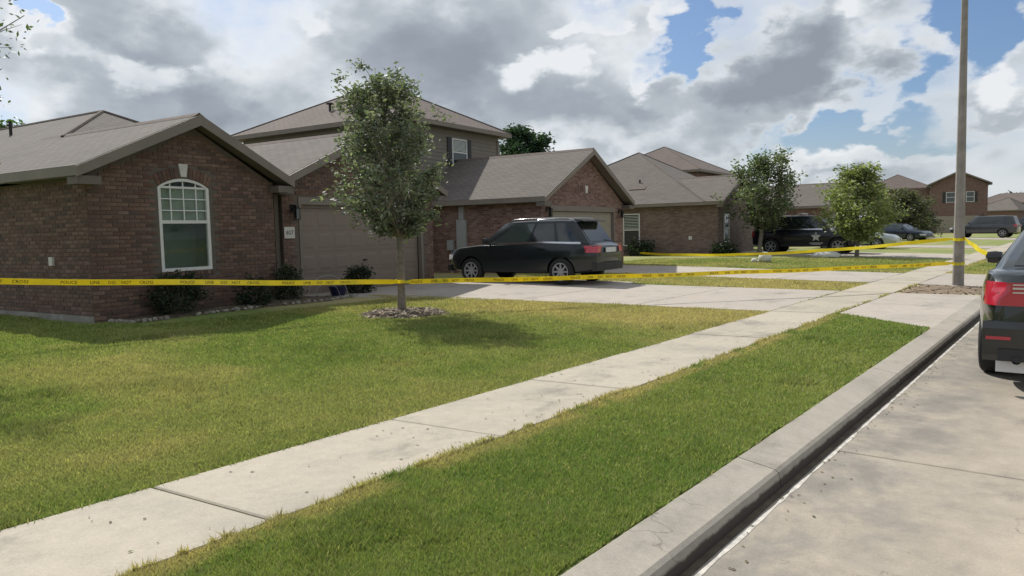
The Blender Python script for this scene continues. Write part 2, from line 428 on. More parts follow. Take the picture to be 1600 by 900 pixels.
def sheet(name, xs, ys, zf, m, colored=False, label=None):
    X, Y = np.meshgrid(xs, ys, indexing='ij'); Z = zf(X, Y)
    nx, ny = X.shape
    me = bpy.data.meshes.new(name)
    vs = np.stack([X, Y, Z], -1).reshape(-1, 3)
    idx = np.arange(nx * ny).reshape(nx, ny)
    f = np.stack([idx[:-1, :-1], idx[1:, :-1], idx[1:, 1:], idx[:-1, 1:]], -1).reshape(-1, 4)
    me.from_pydata(vs.tolist(), [], f.tolist()); me.update()
    if colored:
        c = turf_color(X.ravel(), Y.ravel()); ca = me.color_attributes.new('col', 'FLOAT_COLOR', 'POINT')
        ca.data.foreach_set('color', np.concatenate([c * .9, np.ones((len(c), 1))], 1).astype(np.float32).ravel())
    me.materials.append(m); me.shade_smooth()
    o = bpy.data.objects.new(name, me); COL.objects.link(o); o['kind'] = 'structure'
    return o

def gax(a, b, fine, lo, hi, far):
    xs = list(np.arange(lo, hi + 1e-6, fine)); s = fine
    while xs[-1] < b: s *= 1.35; xs.append(min(xs[-1] + s, b))
    s = fine
    while xs[0] > a: s *= 1.35; xs.insert(0, max(xs[0] - s, a))
    return np.array(xs)
ys_ = gax(-300, 2500, .2, -2, 45, 0)
sheet('ground', np.unique(np.concatenate([gax(-2500, -4.4, .2, -16, -4.4, 0), np.arange(-4.2, -1.80, .12), [-1.79]])), ys_,
      lambda X, Y: gz(X) + .012 * (vnoise(X * 1.7, Y * 1.7) - .5) - .07 * ((X > -3.3) & (((Y > 13.0 - (X + 3.36) * .8) & (Y < 17.85)) | ((Y > 20.2) & (Y < 25.2)) | ((Y > 34.5) & (Y < 40.3)))) + .35 * np.clip((-X - 60) / 400, 0, 1), M_grassbase, True)
sheet('ground_under_road', np.array([-1.79, 0, 8.5]), np.array([-300, 100, 400, 2500.]), lambda X, Y: X * 0 - .06, M_dirt)
sheet('ground_across_road', gax(8.5, 2500, 1, 8.5, 20, 0), gax(-300, 2500, 2, -2, 60, 0), lambda X, Y: X * 0 + .13, M_grassbase, True)

def slab_poly(mb, pts, ztop, th=.12, b=.008):
    """thick slab over a polygon with chamfered top edge; ztop may be a function of x"""
    zf = ztop if callable(ztop) else (lambda x: ztop)
    c = Vector((sum(p[0] for p in pts) / len(pts), sum(p[1] for p in pts) / len(pts)))
    n = len(pts); A = [(x, y, float(zf(x)) - th) for x, y in pts]; B = [(x, y, float(zf(x)) - b) for x, y in pts]; T = []
    for x, y in pts:
        d = (c - Vector((x, y))).normalized() * b * 1.4; T.append((x + d.x, y + d.y, float(zf(x))))
    fs = [tuple(range(2 * n, 3 * n))]
    for k in (0, n):
        for i in range(n): fs.append((k + i, k + (i + 1) % n, k + n + (i + 1) % n, k + n + i))
    return mb.add(A + B + T, fs)

def slabs(parent, mat_, polys, ztop, th=.12, name='slab'):
    for p in polys: slab_poly(MB(), p, ztop, th).build(name, mat_, parent)

def setting(name, loc=(0, 0, 0)):
    o = bpy.data.objects.new(name, None); COL.objects.link(o); o['kind'] = 'structure'; o.location = loc; return o

# footpath: joints recessed between slabs, alternating a hair in level
walk = setting('sidewalk')
js = [-3.65, -1.72, .2, 2.12, 4.05, 5.95, 7.85, 9.75, 11.6, 13.05]
js += list(np.arange(15.3, 17.9, 2.35)) + list(np.arange(19.6, 60, 2.0)) + list(np.arange(62, 150, 6.0))
for i in range(len(js) - 1):
    z = .150 + (.004 if i % 2 else 0) + random.uniform(-.002, .002)
    y0, y1 = js[i] + .007, js[i + 1] - .007; sk = .06
    slab_poly(MB(), [(WALK_IN + .0, y0 - sk), (WALK_OUT, y0 + sk), (WALK_OUT, y1 + sk), (WALK_IN, y1 - sk)], z).build('slab', M_walk, walk)

def rect_grid(P00, P10, P01, P11, nx, ny, gap=.012):
    """split a quad into nx x ny quads with gaps"""
    P00, P10, P01, P11 = map(Vector, (P00, P10, P01, P11)); out = []
    L = ((P10 - P00).length + (P11 - P01).length) / 2; Wd = ((P01 - P00).length + (P11 - P10).length) / 2
    gu = gap / L / 2; gv = gap / Wd / 2
    f = lambda u, v: tuple((P00 * (1 - u) + P10 * u) * (1 - v) + (P01 * (1 - u) + P11 * u) * v)
    for i in range(nx):
        for j in range(ny):
            u0, u1, v0, v1 = i / nx + gu, (i + 1) / nx - gu, j / ny + gv, (j + 1) / ny - gv
            out.append([f(u0, v0), f(u1, v0), f(u1, v1), f(u0, v1)])
    return out
drz = lambda x: .15 + .13 * min(1, max(0, (-4.45 - x) / 8.5))
dz2 = lambda x: drz(x) + .002
D1 = setting('driveway')
slabs(D1, M_drive, rect_grid((-4.46, 12.98), (-9.4, 12.07), (-4.46, 17.66), (-9.4, 16.9), 2, 1), dz2)
slabs(D1, M_drive, rect_grid((-9.41, 12.07), (-14.6, 10.2), (-9.41, 17.6), (-14.6, 17.0), 2, 1), dz2)
apz = lambda x: float(np.interp(-x, [1.5, 3.4], [.055, .152]))
apron = setting('driveway_apron')
slabs(apron, M_drive, [[(-3.36, 13.2), (-1.79, 11.95), (-1.79, 14.9), (-3.36, 15.25)], [(-3.36, 15.265), (-1.79, 14.915), (-1.79, 17.9), (-3.36, 17.55)]],
      lambda x: float(np.interp(-x, [1.5, 3.4], [.125, .152])))
D2 = setting('driveway')
slabs(D2, M_drive, rect_grid((-4.46, 20.6), (-9.3, 20.3), (-4.46, 24.6), (-9.3, 24.7), 2, 1) + rect_grid((-9.31, 20.3), (-14.1, 20.1), (-9.31, 24.7), (-14.6, 25.4), 2, 1), dz2)
ap2 = setting('driveway_apron')
slabs(ap2, M_drive, [[(-3.36, 20.4), (-1.79, 20.0), (-1.79, 25.4), (-3.36, 24.9)]], lambda x: float(np.interp(-x, [1.5, 3.4], [.125, .152])))
D3 = setting('driveway'); slabs(D3, M_drive, rect_grid((-4.46, 35.3), (-15.2, 35.6), (-4.46, 39.6), (-15.2, 41), 3, 1), dz2)
slabs(setting('driveway_apron'), M_drive, [[(-3.36, 35.1), (-1.79, 34.3), (-1.79, 40.6), (-3.36, 39.9)]], lambda x: float(np.interp(-x, [1.5, 3.4], [.125, .152])))
D4 = setting('driveway'); slabs(D4, M_drive, rect_grid((-4.46, 48.6), (-16.2, 49), (-4.46, 53), (-16.2, 54), 3, 1), dz2)
D5 = setting('driveway'); slabs(D5, M_drive, rect_grid((-4.46, 70), (-13.2, 72), (-4.46, 76), (-13.2, 79), 2, 1), dz2)

# kerb: long units with a near-vertical face to the road
kerb = setting('kerb')
ky = -4.0
prof = [(KERB_IN, -.1), (KERB_IN, .135), (KERB_IN + .02, .148), (-1.545, .110), (-1.522, .094), (-1.510, .055), (-1.506, .004), (-1.506, -.1)]
kj = [-4.0, .3, 4.6, 8.3, 11.9, 14.9, 17.95, 20, 25.4] + list(np.arange(28, 60, 3.0)) + [80, 120, 200, 400]
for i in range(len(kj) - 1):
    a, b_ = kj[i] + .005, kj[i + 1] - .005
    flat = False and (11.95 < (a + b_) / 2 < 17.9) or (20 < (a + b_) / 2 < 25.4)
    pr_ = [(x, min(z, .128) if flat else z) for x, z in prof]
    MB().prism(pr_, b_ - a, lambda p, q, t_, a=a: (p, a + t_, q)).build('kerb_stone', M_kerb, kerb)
gutter = MB().box(-1.505, -1.462, -4, 200, -.05, -.003).build('gutter_shade_strip', M_dirt, kerb)  # dark soil strip, standing in for the kerb's shadow along the gutter
js_ = MB(); rj = random.Random(2); yy_ = [-4 + .12 * i for i in range(420)]; pj = []
for y in yy_: w_ = (.010 + .012 * rj.random()) * (1 if rj.random() > .15 else .3); c_ = -1.428; pj += [(c_ - w_, y, .002), (c_ + w_ * .8, y, .002)]
js_.add(pj, [(2 * i, 2 * i + 1, 2 * i + 3, 2 * i + 2) for i in range(len(yy_) - 1)]).build('joint_sealant', M_joint, kerb)
kerb2 = setting('kerb'); MB().box(8.2, 8.5, -50, 400, -.05, .15).build('kerb_stone', M_kerb, kerb2)
# road of cast slabs
road = setting('road')
ryj = [-6, -.6, 5.2 - .9, 11.45 - 1.6, 14.6, 19.4, 24.2, 29, 33.8, 38.6, 43.4, 48.2, 58, 70, 90, 130, 400]
ryj = [-6.5, -.5, 5.6, 11.5, 17.5, 23.5, 29.5, 35.5, 41.5, 47.5, 58, 70, 90, 130, 400]
for i in range(len(ryj) - 1):
    for a, b_ in ((-1.461, 3.3), (3.312, 8.19)):
        slab_poly(MB(), [(a, ryj[i] + .008), (b_, ryj[i] + .008), (b_, ryj[i + 1] - .008), (a, ryj[i + 1] - .008)], 0.0, .1, .006).build('slab', M_road, road)

# ------------------------------------------------------------------ turf blades
def on_concrete(x, y):
    j1 = .09 * (fbm(y * 2.1 + 5, x * 0 + 3.3) - .38) + .03 * (vnoise(y * 13, x * 0 + 7.7) - .5); j2 = .035 * (fbm(y * 3.1 + 50, x * 0 + 1.3) - .45)
    r = (x > WALK_IN + j2) & (x < WALK_OUT - np.maximum(j1, -.01) * 1.0)
    r |= x > KERB_IN - .01 + .05 * (fbm(y * 4.1 + 80, x * 0 + 9.3) - .5)
    r |= (y > near_edge(x) + .0) & (y < far_edge(x)) & (x < WALK_IN)
    apn = (x > WALK_OUT) & (y > 13.2 - (x + 3.36) * .8) & (y < 17.9); r |= apn
    r |= (y > 20.35) & (y < 24.75)
    r |= (y > 35.3) & (y < 40)
    r |= (x > WALK_OUT) & (y > 17.2) & (y < 20.6)       # bare earth round the pole
    r |= (x < -13.0 - .12 * (y - 5.34)) & (y > 5.0)
    r |= (x < -12.0) & (y > 5.6) & (y < 11)
    r |= ((x + 9.72) ** 2 + (y - 9.12) ** 2) < .75 ** 2
    return r

def blades():
    n = 2600000
    # sample in polar coordinates so density falls with distance
    d = 2.3 * (34 / 2.3) ** (rng.random(n) ** .95)
    az = np.radians(rng.uniform(-82, 3, n)); x = d * np.sin(az); y = d * np.cos(az)
    k = (x > -17) & ~on_concrete(x, y)
    # density limit: keep ~const per screen area, cap near the lens
    x, y, d = x[k], y[k], d[k]
    cap = 1250000
    if len(x) > cap: x, y, d = x[:cap], y[:cap], d[:cap]
    n = len(x)
    patch = fbm(x * 3, y * 3); col = turf_color(x, y)
    weed = np.clip((fbm(x * 1.4 + 70, y * 1.4 + 11) - .66) * 9, 0, 1)
    h = (.018 + .028 * rng.random(n)) * (.55 + .9 * patch) * (1 + .6 * weed) * (1 + d * .012)
    # ragged taller fringe against the concrete edges
    w = .0022 + .00075 * d; a = rng.uniform(0, 2 * pi, n); lean = rng.uniform(.2, 1.1, n) * h; b = rng.uniform(0, 2 * pi, n)
    z = gz(x) - .004 + .02 * (((x > WALK_IN) & (x < WALK_OUT)) | (x > KERB_IN))
    wx = np.cos(a) * w; wy = np.sin(a) * w
    V = np.empty((n, 3, 3))
    V[:, 0] = np.stack([x - wx, y - wy, z], 1); V[:, 1] = np.stack([x + wx, y + wy, z], 1)
    V[:, 2] = np.stack([x + np.cos(b) * lean, y + np.sin(b) * lean, z + h], 1)
    col = col * (1 - .15 * weed[:, None])
    j = (.62 + .75 * rng.random(n))[:, None]; yel = (rng.random(n) < .08)[:, None]
    col = np.where(yel, np.array([.38, .33, .17]), col) * j * 1.15
    me = np_mesh('grass', V.reshape(-1, 3), 3, M_blade, col)
    o = bpy.data.objects.new('grass', me); COL.objects.link(o)
    tag(o, 'short mown green lawn grass with straw patches beside the pale footpath', 'grass', kind='stuff')
blades()

# ------------------------------------------------------------------ houses
def wallpoly(mb, pts, holes, fn, th=.12):
    """flat wall panel with holes; pts in (s, z); fn(s, z, depth)"""
    loops = [pts] + holes
    tri = tessellate_polygon([[Vector((a, b, 0)) for a, b in L] for L in loops])
    flat = [p for L in loops for p in L]; n = len(flat)
    vs = [fn(a, b, 0) for a, b in flat] + [fn(a, b, th) for a, b in flat]; fs = []
    for t_ in tri:
        fs.append(tuple(t_)); fs.append(tuple(i + n for i in t_[::-1]))
    o = 0
    for L in loops:
        m_ = len(L)
        for i in range(m_): fs.append((o + i, o + (i + 1) % m_, n + o + (i + 1) % m_, n + o + i))
        o += m_
    mb.add(vs, fs)

def gable_roof(parent, u0, u1, w0, w1, ze, zr, m=None, o=.32, uc=None, th=.13, rake=True, back=True, capback=0):
    """ridge runs front to back (along w)"""
    m = m or M_roof; uc = (u0 + u1) / 2 if uc is None else uc
    a, b_ = u0 - o, u1 + o
    sec = [(a, ze), (uc, zr), (b_, ze), (b_, ze - th * .2), (uc, zr - th), (a, ze - th * .2)]
    r = MB().prism(sec, w1 - w0 + o, lambda p, q, t_: (p, w0 - o + t_, q)).build('roof', m, parent)
    # fascia along both eaves, barge boards on the front gable, soffit under
    f = MB()
    f.box(a - .02, a + .012, w0 - o - .004, w1, ze - .165, ze - .012).build('fascia', M_fascia, r)
    MB().box(b_ - .012, b_ + .02, w0 - o - .004, w1, ze - .165, ze - .012).build('fascia', M_fascia, r)
    if rake:
        g = MB(); hb = .20
        for s_, e in ((a - .02, 1), (b_ + .02, -1)):
            g.prism([(s_, ze - .19), (s_, ze - .02), (uc, zr - .01), (uc, zr - .01 - hb)], .03, lambda p, q, t_: (p, w0 - o - .034 + t_, q))
        g.build('barge_board', M_fascia, r)
        s2 = MB()
        for s_ in (a, b_):
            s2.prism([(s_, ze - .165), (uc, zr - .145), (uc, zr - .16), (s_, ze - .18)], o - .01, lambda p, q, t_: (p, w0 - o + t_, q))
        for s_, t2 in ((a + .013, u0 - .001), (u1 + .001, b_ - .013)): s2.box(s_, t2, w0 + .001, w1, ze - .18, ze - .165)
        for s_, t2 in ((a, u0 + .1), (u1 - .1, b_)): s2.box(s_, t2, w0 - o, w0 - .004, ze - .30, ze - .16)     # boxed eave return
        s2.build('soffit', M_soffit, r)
    c = MB().prism([(uc - .13, zr - .13 * (zr - ze) / (uc - a) + .006), (uc, zr + .03), (uc + .13, zr - .13 * (zr - ze) / (uc - a) + .006), (uc, zr - .02)], w1 - w0 + o - capback, lambda p, q, t_: (p, w0 - o + t_, q))
    c.build('ridge_cap', M_roof2, r)
    return r

def hip_roof(parent, u0, u1, w0, w1, ze, pitch, m=None, o=.35, along=None, short=0.):
    m = m or M_roof; a, b_, c, d = u0 - o, u1 + o, w0 - o, w1 + o
    U, W_ = b_ - a, d - c; along = along or ('w' if W_ > U else 'u')
    half = min(U, W_) / 2 if along == ('w' if W_ > U else 'u') else max(U, W_) / 2
    if along == 'w': h = U / 2 * pitch; R = [((a + b_) / 2, c + U / 2, ze + h), ((a + b_) / 2, max(d - U / 2, c + U / 2 + .01), ze + h)]
    else: h = W_ / 2 * pitch; R = [(a + W_ / 2, (c + d) / 2, ze + h), (max(b_ - W_ / 2, a + W_ / 2 + .01), (c + d) / 2, ze + h)]
    C = [(a, c, ze), (b_, c, ze), (b_, d, ze), (a, d, ze)]; B = [(x, y, ze - .03) for x, y, z in C]
    vs = C + R + B
    if along == 'w': fs = [(0, 1, 4), (1, 2, 5, 4), (2, 3, 5), (3, 0, 4, 5)]
    else: fs = [(0, 1, 5, 4), (1, 2, 5), (2, 3, 4, 5), (3, 0, 4)]
    fs += [(6, 7, 1, 0), (7, 8, 2, 1), (8, 9, 3, 2), (9, 6, 0, 3), (9, 8, 7, 6)]
    r = MB().add(vs, fs).build('roof', m, parent)
    f = MB(); f.box(a - .02, b_ + .02, c - .02, c + .012, ze - .17, ze - .012); f.box(a - .02, b_ + .02, d - .012, d + .02, ze - .17, ze - .012)
    f.box(a - .02, a + .012, c + .0125, d - .0125, ze - .17, ze - .012); f.box(b_ - .012, b_ + .02, c + .0125, d - .0125, ze - .17, ze - .012)
    f.build('fascia', M_fascia, r)
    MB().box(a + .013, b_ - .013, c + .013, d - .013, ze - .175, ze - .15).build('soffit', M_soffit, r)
    caps = MB(); E_ = [(R[0], R[1])] + ([(C[0], R[0]), (C[1], R[0]), (C[2], R[1]), (C[3], R[1])] if along == 'w' else [(C[0], R[0]), (C[3], R[0]), (C[1], R[1]), (C[2], R[1])])
    for p, q in E_:
        if short and p == C[0]: p = tuple(Vector(q).lerp(Vector(p), short))
        caps.tube([Vector(p) + Vector((0, 0, .0)), Vector(q) + Vector((0, 0, .0))], .045, 6)
    caps.build('ridge_cap', M_roof2, r)
    return r

def box_walls(parent, u0, u1, w0, w1, z0, z1, m, lbl=None):
    return MB().box(u0, u1, w0, w1, z0, z1).build('wall', m, parent, label=lbl)
def gable_infill(parent, u0, u1, w0, ze, zr, m, th=.15, zb=None, uc=None):
    uc = (u0 + u1) / 2 if uc is None else uc
    zb = ze if zb is None else zb
    return MB().prism([(u0, zb), (u1, zb), (u1, ze), (uc, zr), (u0, ze)] if zb != ze else [(u0, ze), (u1, ze), (uc, zr)], th, lambda p, q, t_: (p, w0 + t_, q)).build('gable', m, parent)

def frame_fn(face, at):
    """face 'front': (s,z,d)->(s, at+d, z); 'near': wall facing -u: s runs along w"""
    if face == 'front': return lambda s, z, d: (s, at + d, z)
    return lambda s, z, d: (at + d, s, z)

def window(parent, face, at, s0, s1, z0, z1, sash=True, grid=0, blind=False, proud=.035, shutters=0.):
    fn = frame_fn(face, at); w = MB(); fw = .055
    def bx(mb, a, b_, c, d, e, f):
        p = [fn(x, z, y) for y in (e, f) for x, z in ((a, c), (b_, c), (b_, d), (a, d))]
        mb.add(p, [(0, 1, 2, 3), (7, 6, 5, 4), (0, 1, 5, 4), (1, 2, 6, 5), (2, 3, 7, 6), (3, 0, 4, 7)])
    bx(w, s0, s0 + fw, z0, z1, -proud, .01); bx(w, s1 - fw, s1, z0, z1, -proud, .01)
    bx(w, s0 + fw, s1 - fw, z0, z0 + fw, -proud, .01); bx(w, s0 + fw, s1 - fw, z1 - fw, z1, -proud, .01)
    if sash: bx(w, s0 + fw, s1 - fw, (z0 + z1) / 2 - .025, (z0 + z1) / 2 + .025, -proud + .004, .01)
    for g in range(grid):
        x = s0 + (s1 - s0) * (g + 1) / (grid + 1); bx(w, x - .01, x + .01, (z0 + z1) / 2 + .025, z1 - fw, -proud + .008, .01)
    o = w.build('window', M_white, parent)
    p = MB(); bx(p, s0 + fw, s1 - fw, z0 + fw, z1 - fw, -.012, -.004); p.build('pane', M_glass, o)
    if blind:
        q = MB(); 
        for k in range(9):
            zz = (z0 + z1) / 2 + .06 + k * ((z1 - z0) / 2 - .12) / 9; bx(q, s0 + fw + .02, s1 - fw - .02, zz, zz + .025, -.016, -.0125)
        q.build('blind', M_curtain, o)
    if shutters:
        for a, b_ in ((s0 - shutters - .02, s0 - .02), (s1 + .02, s1 + .02 + shutters)):
            sh = MB(); bx(sh, a, b_, z0 - .02, z1 + .02, -.03, -.001)
            for k in range(10): zz = z0 + .04 + k * (z1 - z0 - .08) / 10; bx(sh, a + .04, b_ - .04, zz, zz + .03, -.038, -.03)
            sh.build('shutter', M_shutter, parent)
    return o

def lantern(parent, s, z, w0, face='front'):
    fn = frame_fn(face, w0)
    def bx(mb, a, b_, c, d, e, f):
        p = [fn(x, zz, y) for y in (e, f) for x, zz in ((a, c), (b_, c), (b_, d), (a, d))]
        mb.add(p, [(0, 1, 2, 3), (7, 6, 5, 4), (0, 1, 5, 4), (1, 2, 6, 5), (2, 3, 7, 6), (3, 0, 4, 7)])
    m_ = MB(); bx(m_, s - .04, s + .04, z - .02, z + .14, -.025, -.001); bx(m_, s - .012, s + .012, z + .1, z + .13, -.14, -.025)
    bx(m_, s - .075, s + .075, z + .04, z + .065, -.22, -.07); bx(m_, s - .045, s + .045, z + .065, z + .1, -.19, -.10); bx(m_, s - .06, s + .06, z - .21, z - .19, -.205, -.085)
    for e in (s - .06, s + .05):
        for f in (-.205, -.095): bx(m_, e, e + .01, z - .19, z + .04, f, f + .01)
    o = m_.build('lantern', M_darkmetal, parent)
    g = MB(); bx(g, s - .042, s + .042, z - .18, z + .035, -.185, -.105); g.build('lamp_glass', M_carglass, o)
    return o

def garage_door(parent, u0, u1, z0, z1, w, m, rows=4, cols=8, frame=True):
    """sectional door: separate raised panels on four leaves"""
    d = MB()
    for r in range(rows):
        a = z0 + (z1 - z0) * r / rows; b_ = z0 + (z1 - z0) * (r + 1) / rows
        d.box(u0, u1, w, w + .04, a + .004, b_ - .004)
    d.box(u0, u1, w + .012, w + .04, z0, z1)
    o = d.build('garage_door', m, parent)
    cw = (u1 - u0) / cols; rh = (z1 - z0) / rows
    me = MB()
    me.add([(0, -.002, 0), (cw - .12, -.002, 0), (cw - .12, -.002, rh - .16), (0, -.002, rh - .16), (.05, -.009, .05), (cw - .17, -.009, .05), (cw - .17, -.009, rh - .21), (.05, -.009, rh - .21)],
           [(0, 1, 5, 4), (1, 2, 6, 5), (2, 3, 7, 6), (3, 0, 4, 7), (4, 5, 6, 7)])
    pm = me.mesh('panel', m, fix=False)
    for r in range(rows):
        for c in range(cols): mobj('panel', pm, o, (u0 + cw * c + .06, w, z0 + rh * r + .08))
    h = MB().box((u0 + u1) / 2 - .06, (u0 + u1) / 2 + .06, w - .05, w - .003, z0 + .75, z0 + .78); h.build('handle', M_darkmetal, o)
    return o

BR = [(.115, .066, .053), (.122, .080, .064), (.142, .093, .074), (.162, .108, .086), (.185, .128, .103), (.112, .080, .068), (.150, .106, .088), (.088, .064, .056), (.205, .146, .118), (.138, .080, .065)]
BR = [((r * .80 + .030) * 1.06, (g * .80 + .020) * .96, (b * .80 + .016) * .94) for r, g, b in BR]
BR2 = [(.16, .095, .08), (.19, .115, .095), (.14, .08, .066), (.21, .13, .11)]
def lay_bricks(parent, face, at, s0, s1, z0, z1, inside, singles, key=None):
    """running bond of real bricks in front of the mortar wall"""
    L_, Hh, g = .194, .058, .010; fn = frame_fn(face, at); todo = []
    nr = int((z1 - z0) / (Hh + g + .004))
    for r in range(nr + 1):
        z = z0 + r * (Hh + g + .004); s = s0 - (L_ + g) * (.5 if r % 2 else 0)
        while s < s1:
            a, b_ = max(s, s0), min(s + L_, s1)
            if b_ - a > .04 and z + Hh <= z1 + .01 and all(inside(x, zz) for x in (a, b_) for zz in (z, z + Hh)): todo.append((a, b_, z, z + Hh))
            s += L_ + g
    def brk(mb, a, b_, c, d, pr_, col):
        e = .004
        p = [fn(x, z, .01) for x, z in ((a, c), (b_, c), (b_, d), (a, d))] + [fn(x, z, -pr_ + .003) for x, z in ((a, c), (b_, c), (b_, d), (a, d))] + [fn(x, z, -pr_) for x, z in ((a + e, c + e), (b_ - e, c + e), (b_ - e, d - e), (a + e, d - e))]
        fs = [(8, 9, 10, 11)] + [(k + i, k + (i + 1) % 4, k + 4 + (i + 1) % 4, k + 4 + i) for k in (0, 4) for i in range(4)]
        mb.add(p, fs, col)
    if key: todo.sort(key=key)
    fulls = [t_ for t_ in todo if t_[1] - t_[0] > L_ - .002][:singles]; fs_ = set(fulls); rest = [t_ for t_ in todo if t_ not in fs_]
    protos = []
    for c in BR:
        mb = MB(); sv = fn
        def loc(x, z, d): return (x, d, z) if face == 'front' else (d, x, z)
        e = .004; pr_ = random.uniform(.008, .014)
        p = [loc(x, z, .01) for x, z in ((0, 0), (L_, 0), (L_, Hh), (0, Hh))] + [loc(x, z, -pr_ + .003) for x, z in ((0, 0), (L_, 0), (L_, Hh), (0, Hh))] + [loc(x, z, -pr_) for x, z in ((e, e), (L_ - e, e), (L_ - e, Hh - e), (e, Hh - e))]
        mb.add(p, [(8, 9, 10, 11)] + [(k + i, k + (i + 1) % 4, k + 4 + (i + 1) % 4, k + 4 + i) for k in (0, 4) for i in range(4)], c)
        protos.append(mb.mesh('brick', M_brickpart))
    def pick(s, z):
        v = float(fbm(np.array([s * .9 + 3 + at]), np.array([z * 3.1 + 8]))[0]); i = int((v + random.uniform(-.35, .35)) * len(BR)); return max(0, min(len(BR) - 1, i))
    for a, b_, c, d in fulls:
        mobj('brick', protos[pick(a, c)], parent, fn(a, c, 0))
    m_ = MB()
    for a, b_, c, d in rest:
        brk(m_, a, b_, c, d, random.uniform(.008, .014), BR[pick(a, c)])
    if m_.v: m_.build('brickwork', M_brickpart, parent, kind='stuff')

def hyaw(deg): return rad(90 + deg)
Z0 = .25
# ---- first house: single storey, arched window in a brick gable, wide garage behind the street tree
H1 = empty('brick_house', (-13.26, 5.34, Z0), hyaw(7), 'single-storey brown brick house with white arched window nearest the camera at left', 'house', 'houses along the street')
ZE = 2.63      # roof edge above the floor
UC1, ZR1 = 2.03, 3.70
arch_pts = lambda u0, u1, z0, zs, rise, n=10: [(u0, z0), (u1, z0)] + [(u1 + (u0 - u1) * k / n, zs + rise * sin(pi * k / n) ** .8 if 0 < k < n else zs) for k in range(n + 1)]
WU0, WU1, WZ0, WZS, WR = 1.29, 2.36, .80, 2.36, .17
wn_open = arch_pts(WU0, WU1, WZ0, WZS, WR)
wl = MB(); wallpoly(wl, [(0, -.3), (3.93, -.3), (3.93, ZE - .1), (UC1, ZR1 - .17), (0.0, ZE - .1)], [wn_open], frame_fn('front', 0), .12)
wl.box(0, .12, .121, 14, -.3, ZE - .1); wl.box(3.81, 3.93, .121, 2.0, -.3, ZE - .1); wl.box(3.93, 4.5, 1.9, 2.02, -.3, ZE - .1); wl.box(4.4, 4.52, .52, 1.9, -.3, ZE - .1)
W1 = wl.build('wall', M_mortar, H1)
MB().box(-.03, .001, -.001, 14, -.3, .12).build('foundation', M_found, H1)
def in_front(s, z):
    if z > ZE - .14:
        lim = (ZR1 - .20 - z) / (ZR1 - .17 - ZE + .1) * UC1
        if abs(s - UC1) > lim: return False
    if WU0 - .012 < s < WU1 + .012 and WZ0 - .075 < z:
        k = (s - WU0) / (WU1 - WU0); k = min(1, max(0, k)); top = WZS + WR * sin(pi * k) ** .8
        if z < top + .215: return False
    return True
lay_bricks(W1, 'front', 0, 0.005, 3.925, -.24, ZR1, in_front, 180, key=lambda t_: (abs(t_[2] - 1.5) > 1.15, t_[0]))
lay_bricks(W1, 'near', 0, 0.005, 4.6, .13, ZE - .15, lambda s, z: True, 110, key=lambda t_: t_[0])
ra = MB(); n_ = 15           # brick arch and sill course round the window
for k in range(n_):
    t0 = (k + .06) / n_; t1 = (k + .94) / n_
    f_ = lambda t_, e: (WU0 + (WU1 - WU0) * t_ + (t_ - .5) * e * .9, WZS + WR * sin(pi * t_) ** .8 + .015 + e)
    if abs((t0 + t1) / 2 - .5) < .085: continue
    q = [f_(t0, 0), f_(t1, 0), f_(t1, .19), f_(t0, .19)]
    ra = MB().prism(q, .03, lambda p, z, t_: (p, -.016 + t_, z), BR[random.randrange(len(BR))]); ra.build('brick', M_brickpart, W1)
for k in range(14):
    a = WU0 - .03 + k * (WU1 - WU0 + .06) / 14
    MB().box(a + .004, a + .072, -.03, .012, WZ0 - .085, WZ0 - .012, BR[random.randrange(len(BR))]).build('brick', M_brickpart, W1)
MB().prism([(1.765, WZS + WR + .03), (1.875, WZS + WR + .03), (1.915, WZS + WR + .27), (1.725, WZS + WR + .27)], .05, lambda p, z, t_: (p, -.03 + t_, z)).build('keystone', M_stonewhite, H1)
# arched window
fr = MB(); inner = arch_pts(WU0 + .06, WU1 - .06, WZ0 + .06, WZS, WR - .055); outer = arch_pts(WU0, WU1, WZ0, WZS, WR)
wallpoly(fr, outer, [inner], frame_fn('front', .0), .07)
zm = WZ0 + .92
fr.box(WU0 + .06, WU1 - .06, .004, .066, zm - .03, zm + .03)
fr.box(WU0 + .06, WU1 - .06, .01, .06, WZS - .02, WZS + .02)
win1 = fr.build('window', M_white, H1)
mun = MB()
for k in (1, 2, 3): x = WU0 + (WU1 - WU0) * k / 4; mun.box(x - .009, x + .009, .022, .05, zm + .03, WZS + (.1 if k != 2 else .13))
for k in (1, 2): z = zm + (WZS - zm) * k / 3; mun.box(WU0 + .06, WU1 - .06, .024, .048, z - .009, z + .009)
mun.build('muntin', M_curtain, win1)
gl = MB(); gl.prism(inner, .006, lambda p, z, t_: (p, .036 + t_, z)); gl.build('pane', None, win1)
bl = MB()
for k in range(26): z = zm + .01 + k * .025; bl.add([(WU0 + .062, .085, z), (WU1 - .062, .085, z), (WU1 - .062, .07, z + .0245), (WU0 + .062, .07, z + .0245)], [(0, 1, 2, 3)])
bl.build('blind', M_curtain, win1)
MB().box(WU0 - .1, WU1 + .1, .60, .62, WZ0 - .1, WZS + .3).box(WU0 - .12, WU0 - .1, .12, .62, WZ0 - .1, WZS + .3).box(WU1 + .1, WU1 + .12, .12, .62, WZ0 - .1, WZS + .3).box(WU0 - .1, WU1 + .1, .12, .6, WZ0 - .12, WZ0 - .1).box(WU0 - .1, WU1 + .1, .12, .6, WZS + .3, WZS + .32).build('room_interior', mat('dim_room_wall', (.22, .28, .27), .9), win1, kind='stuff')
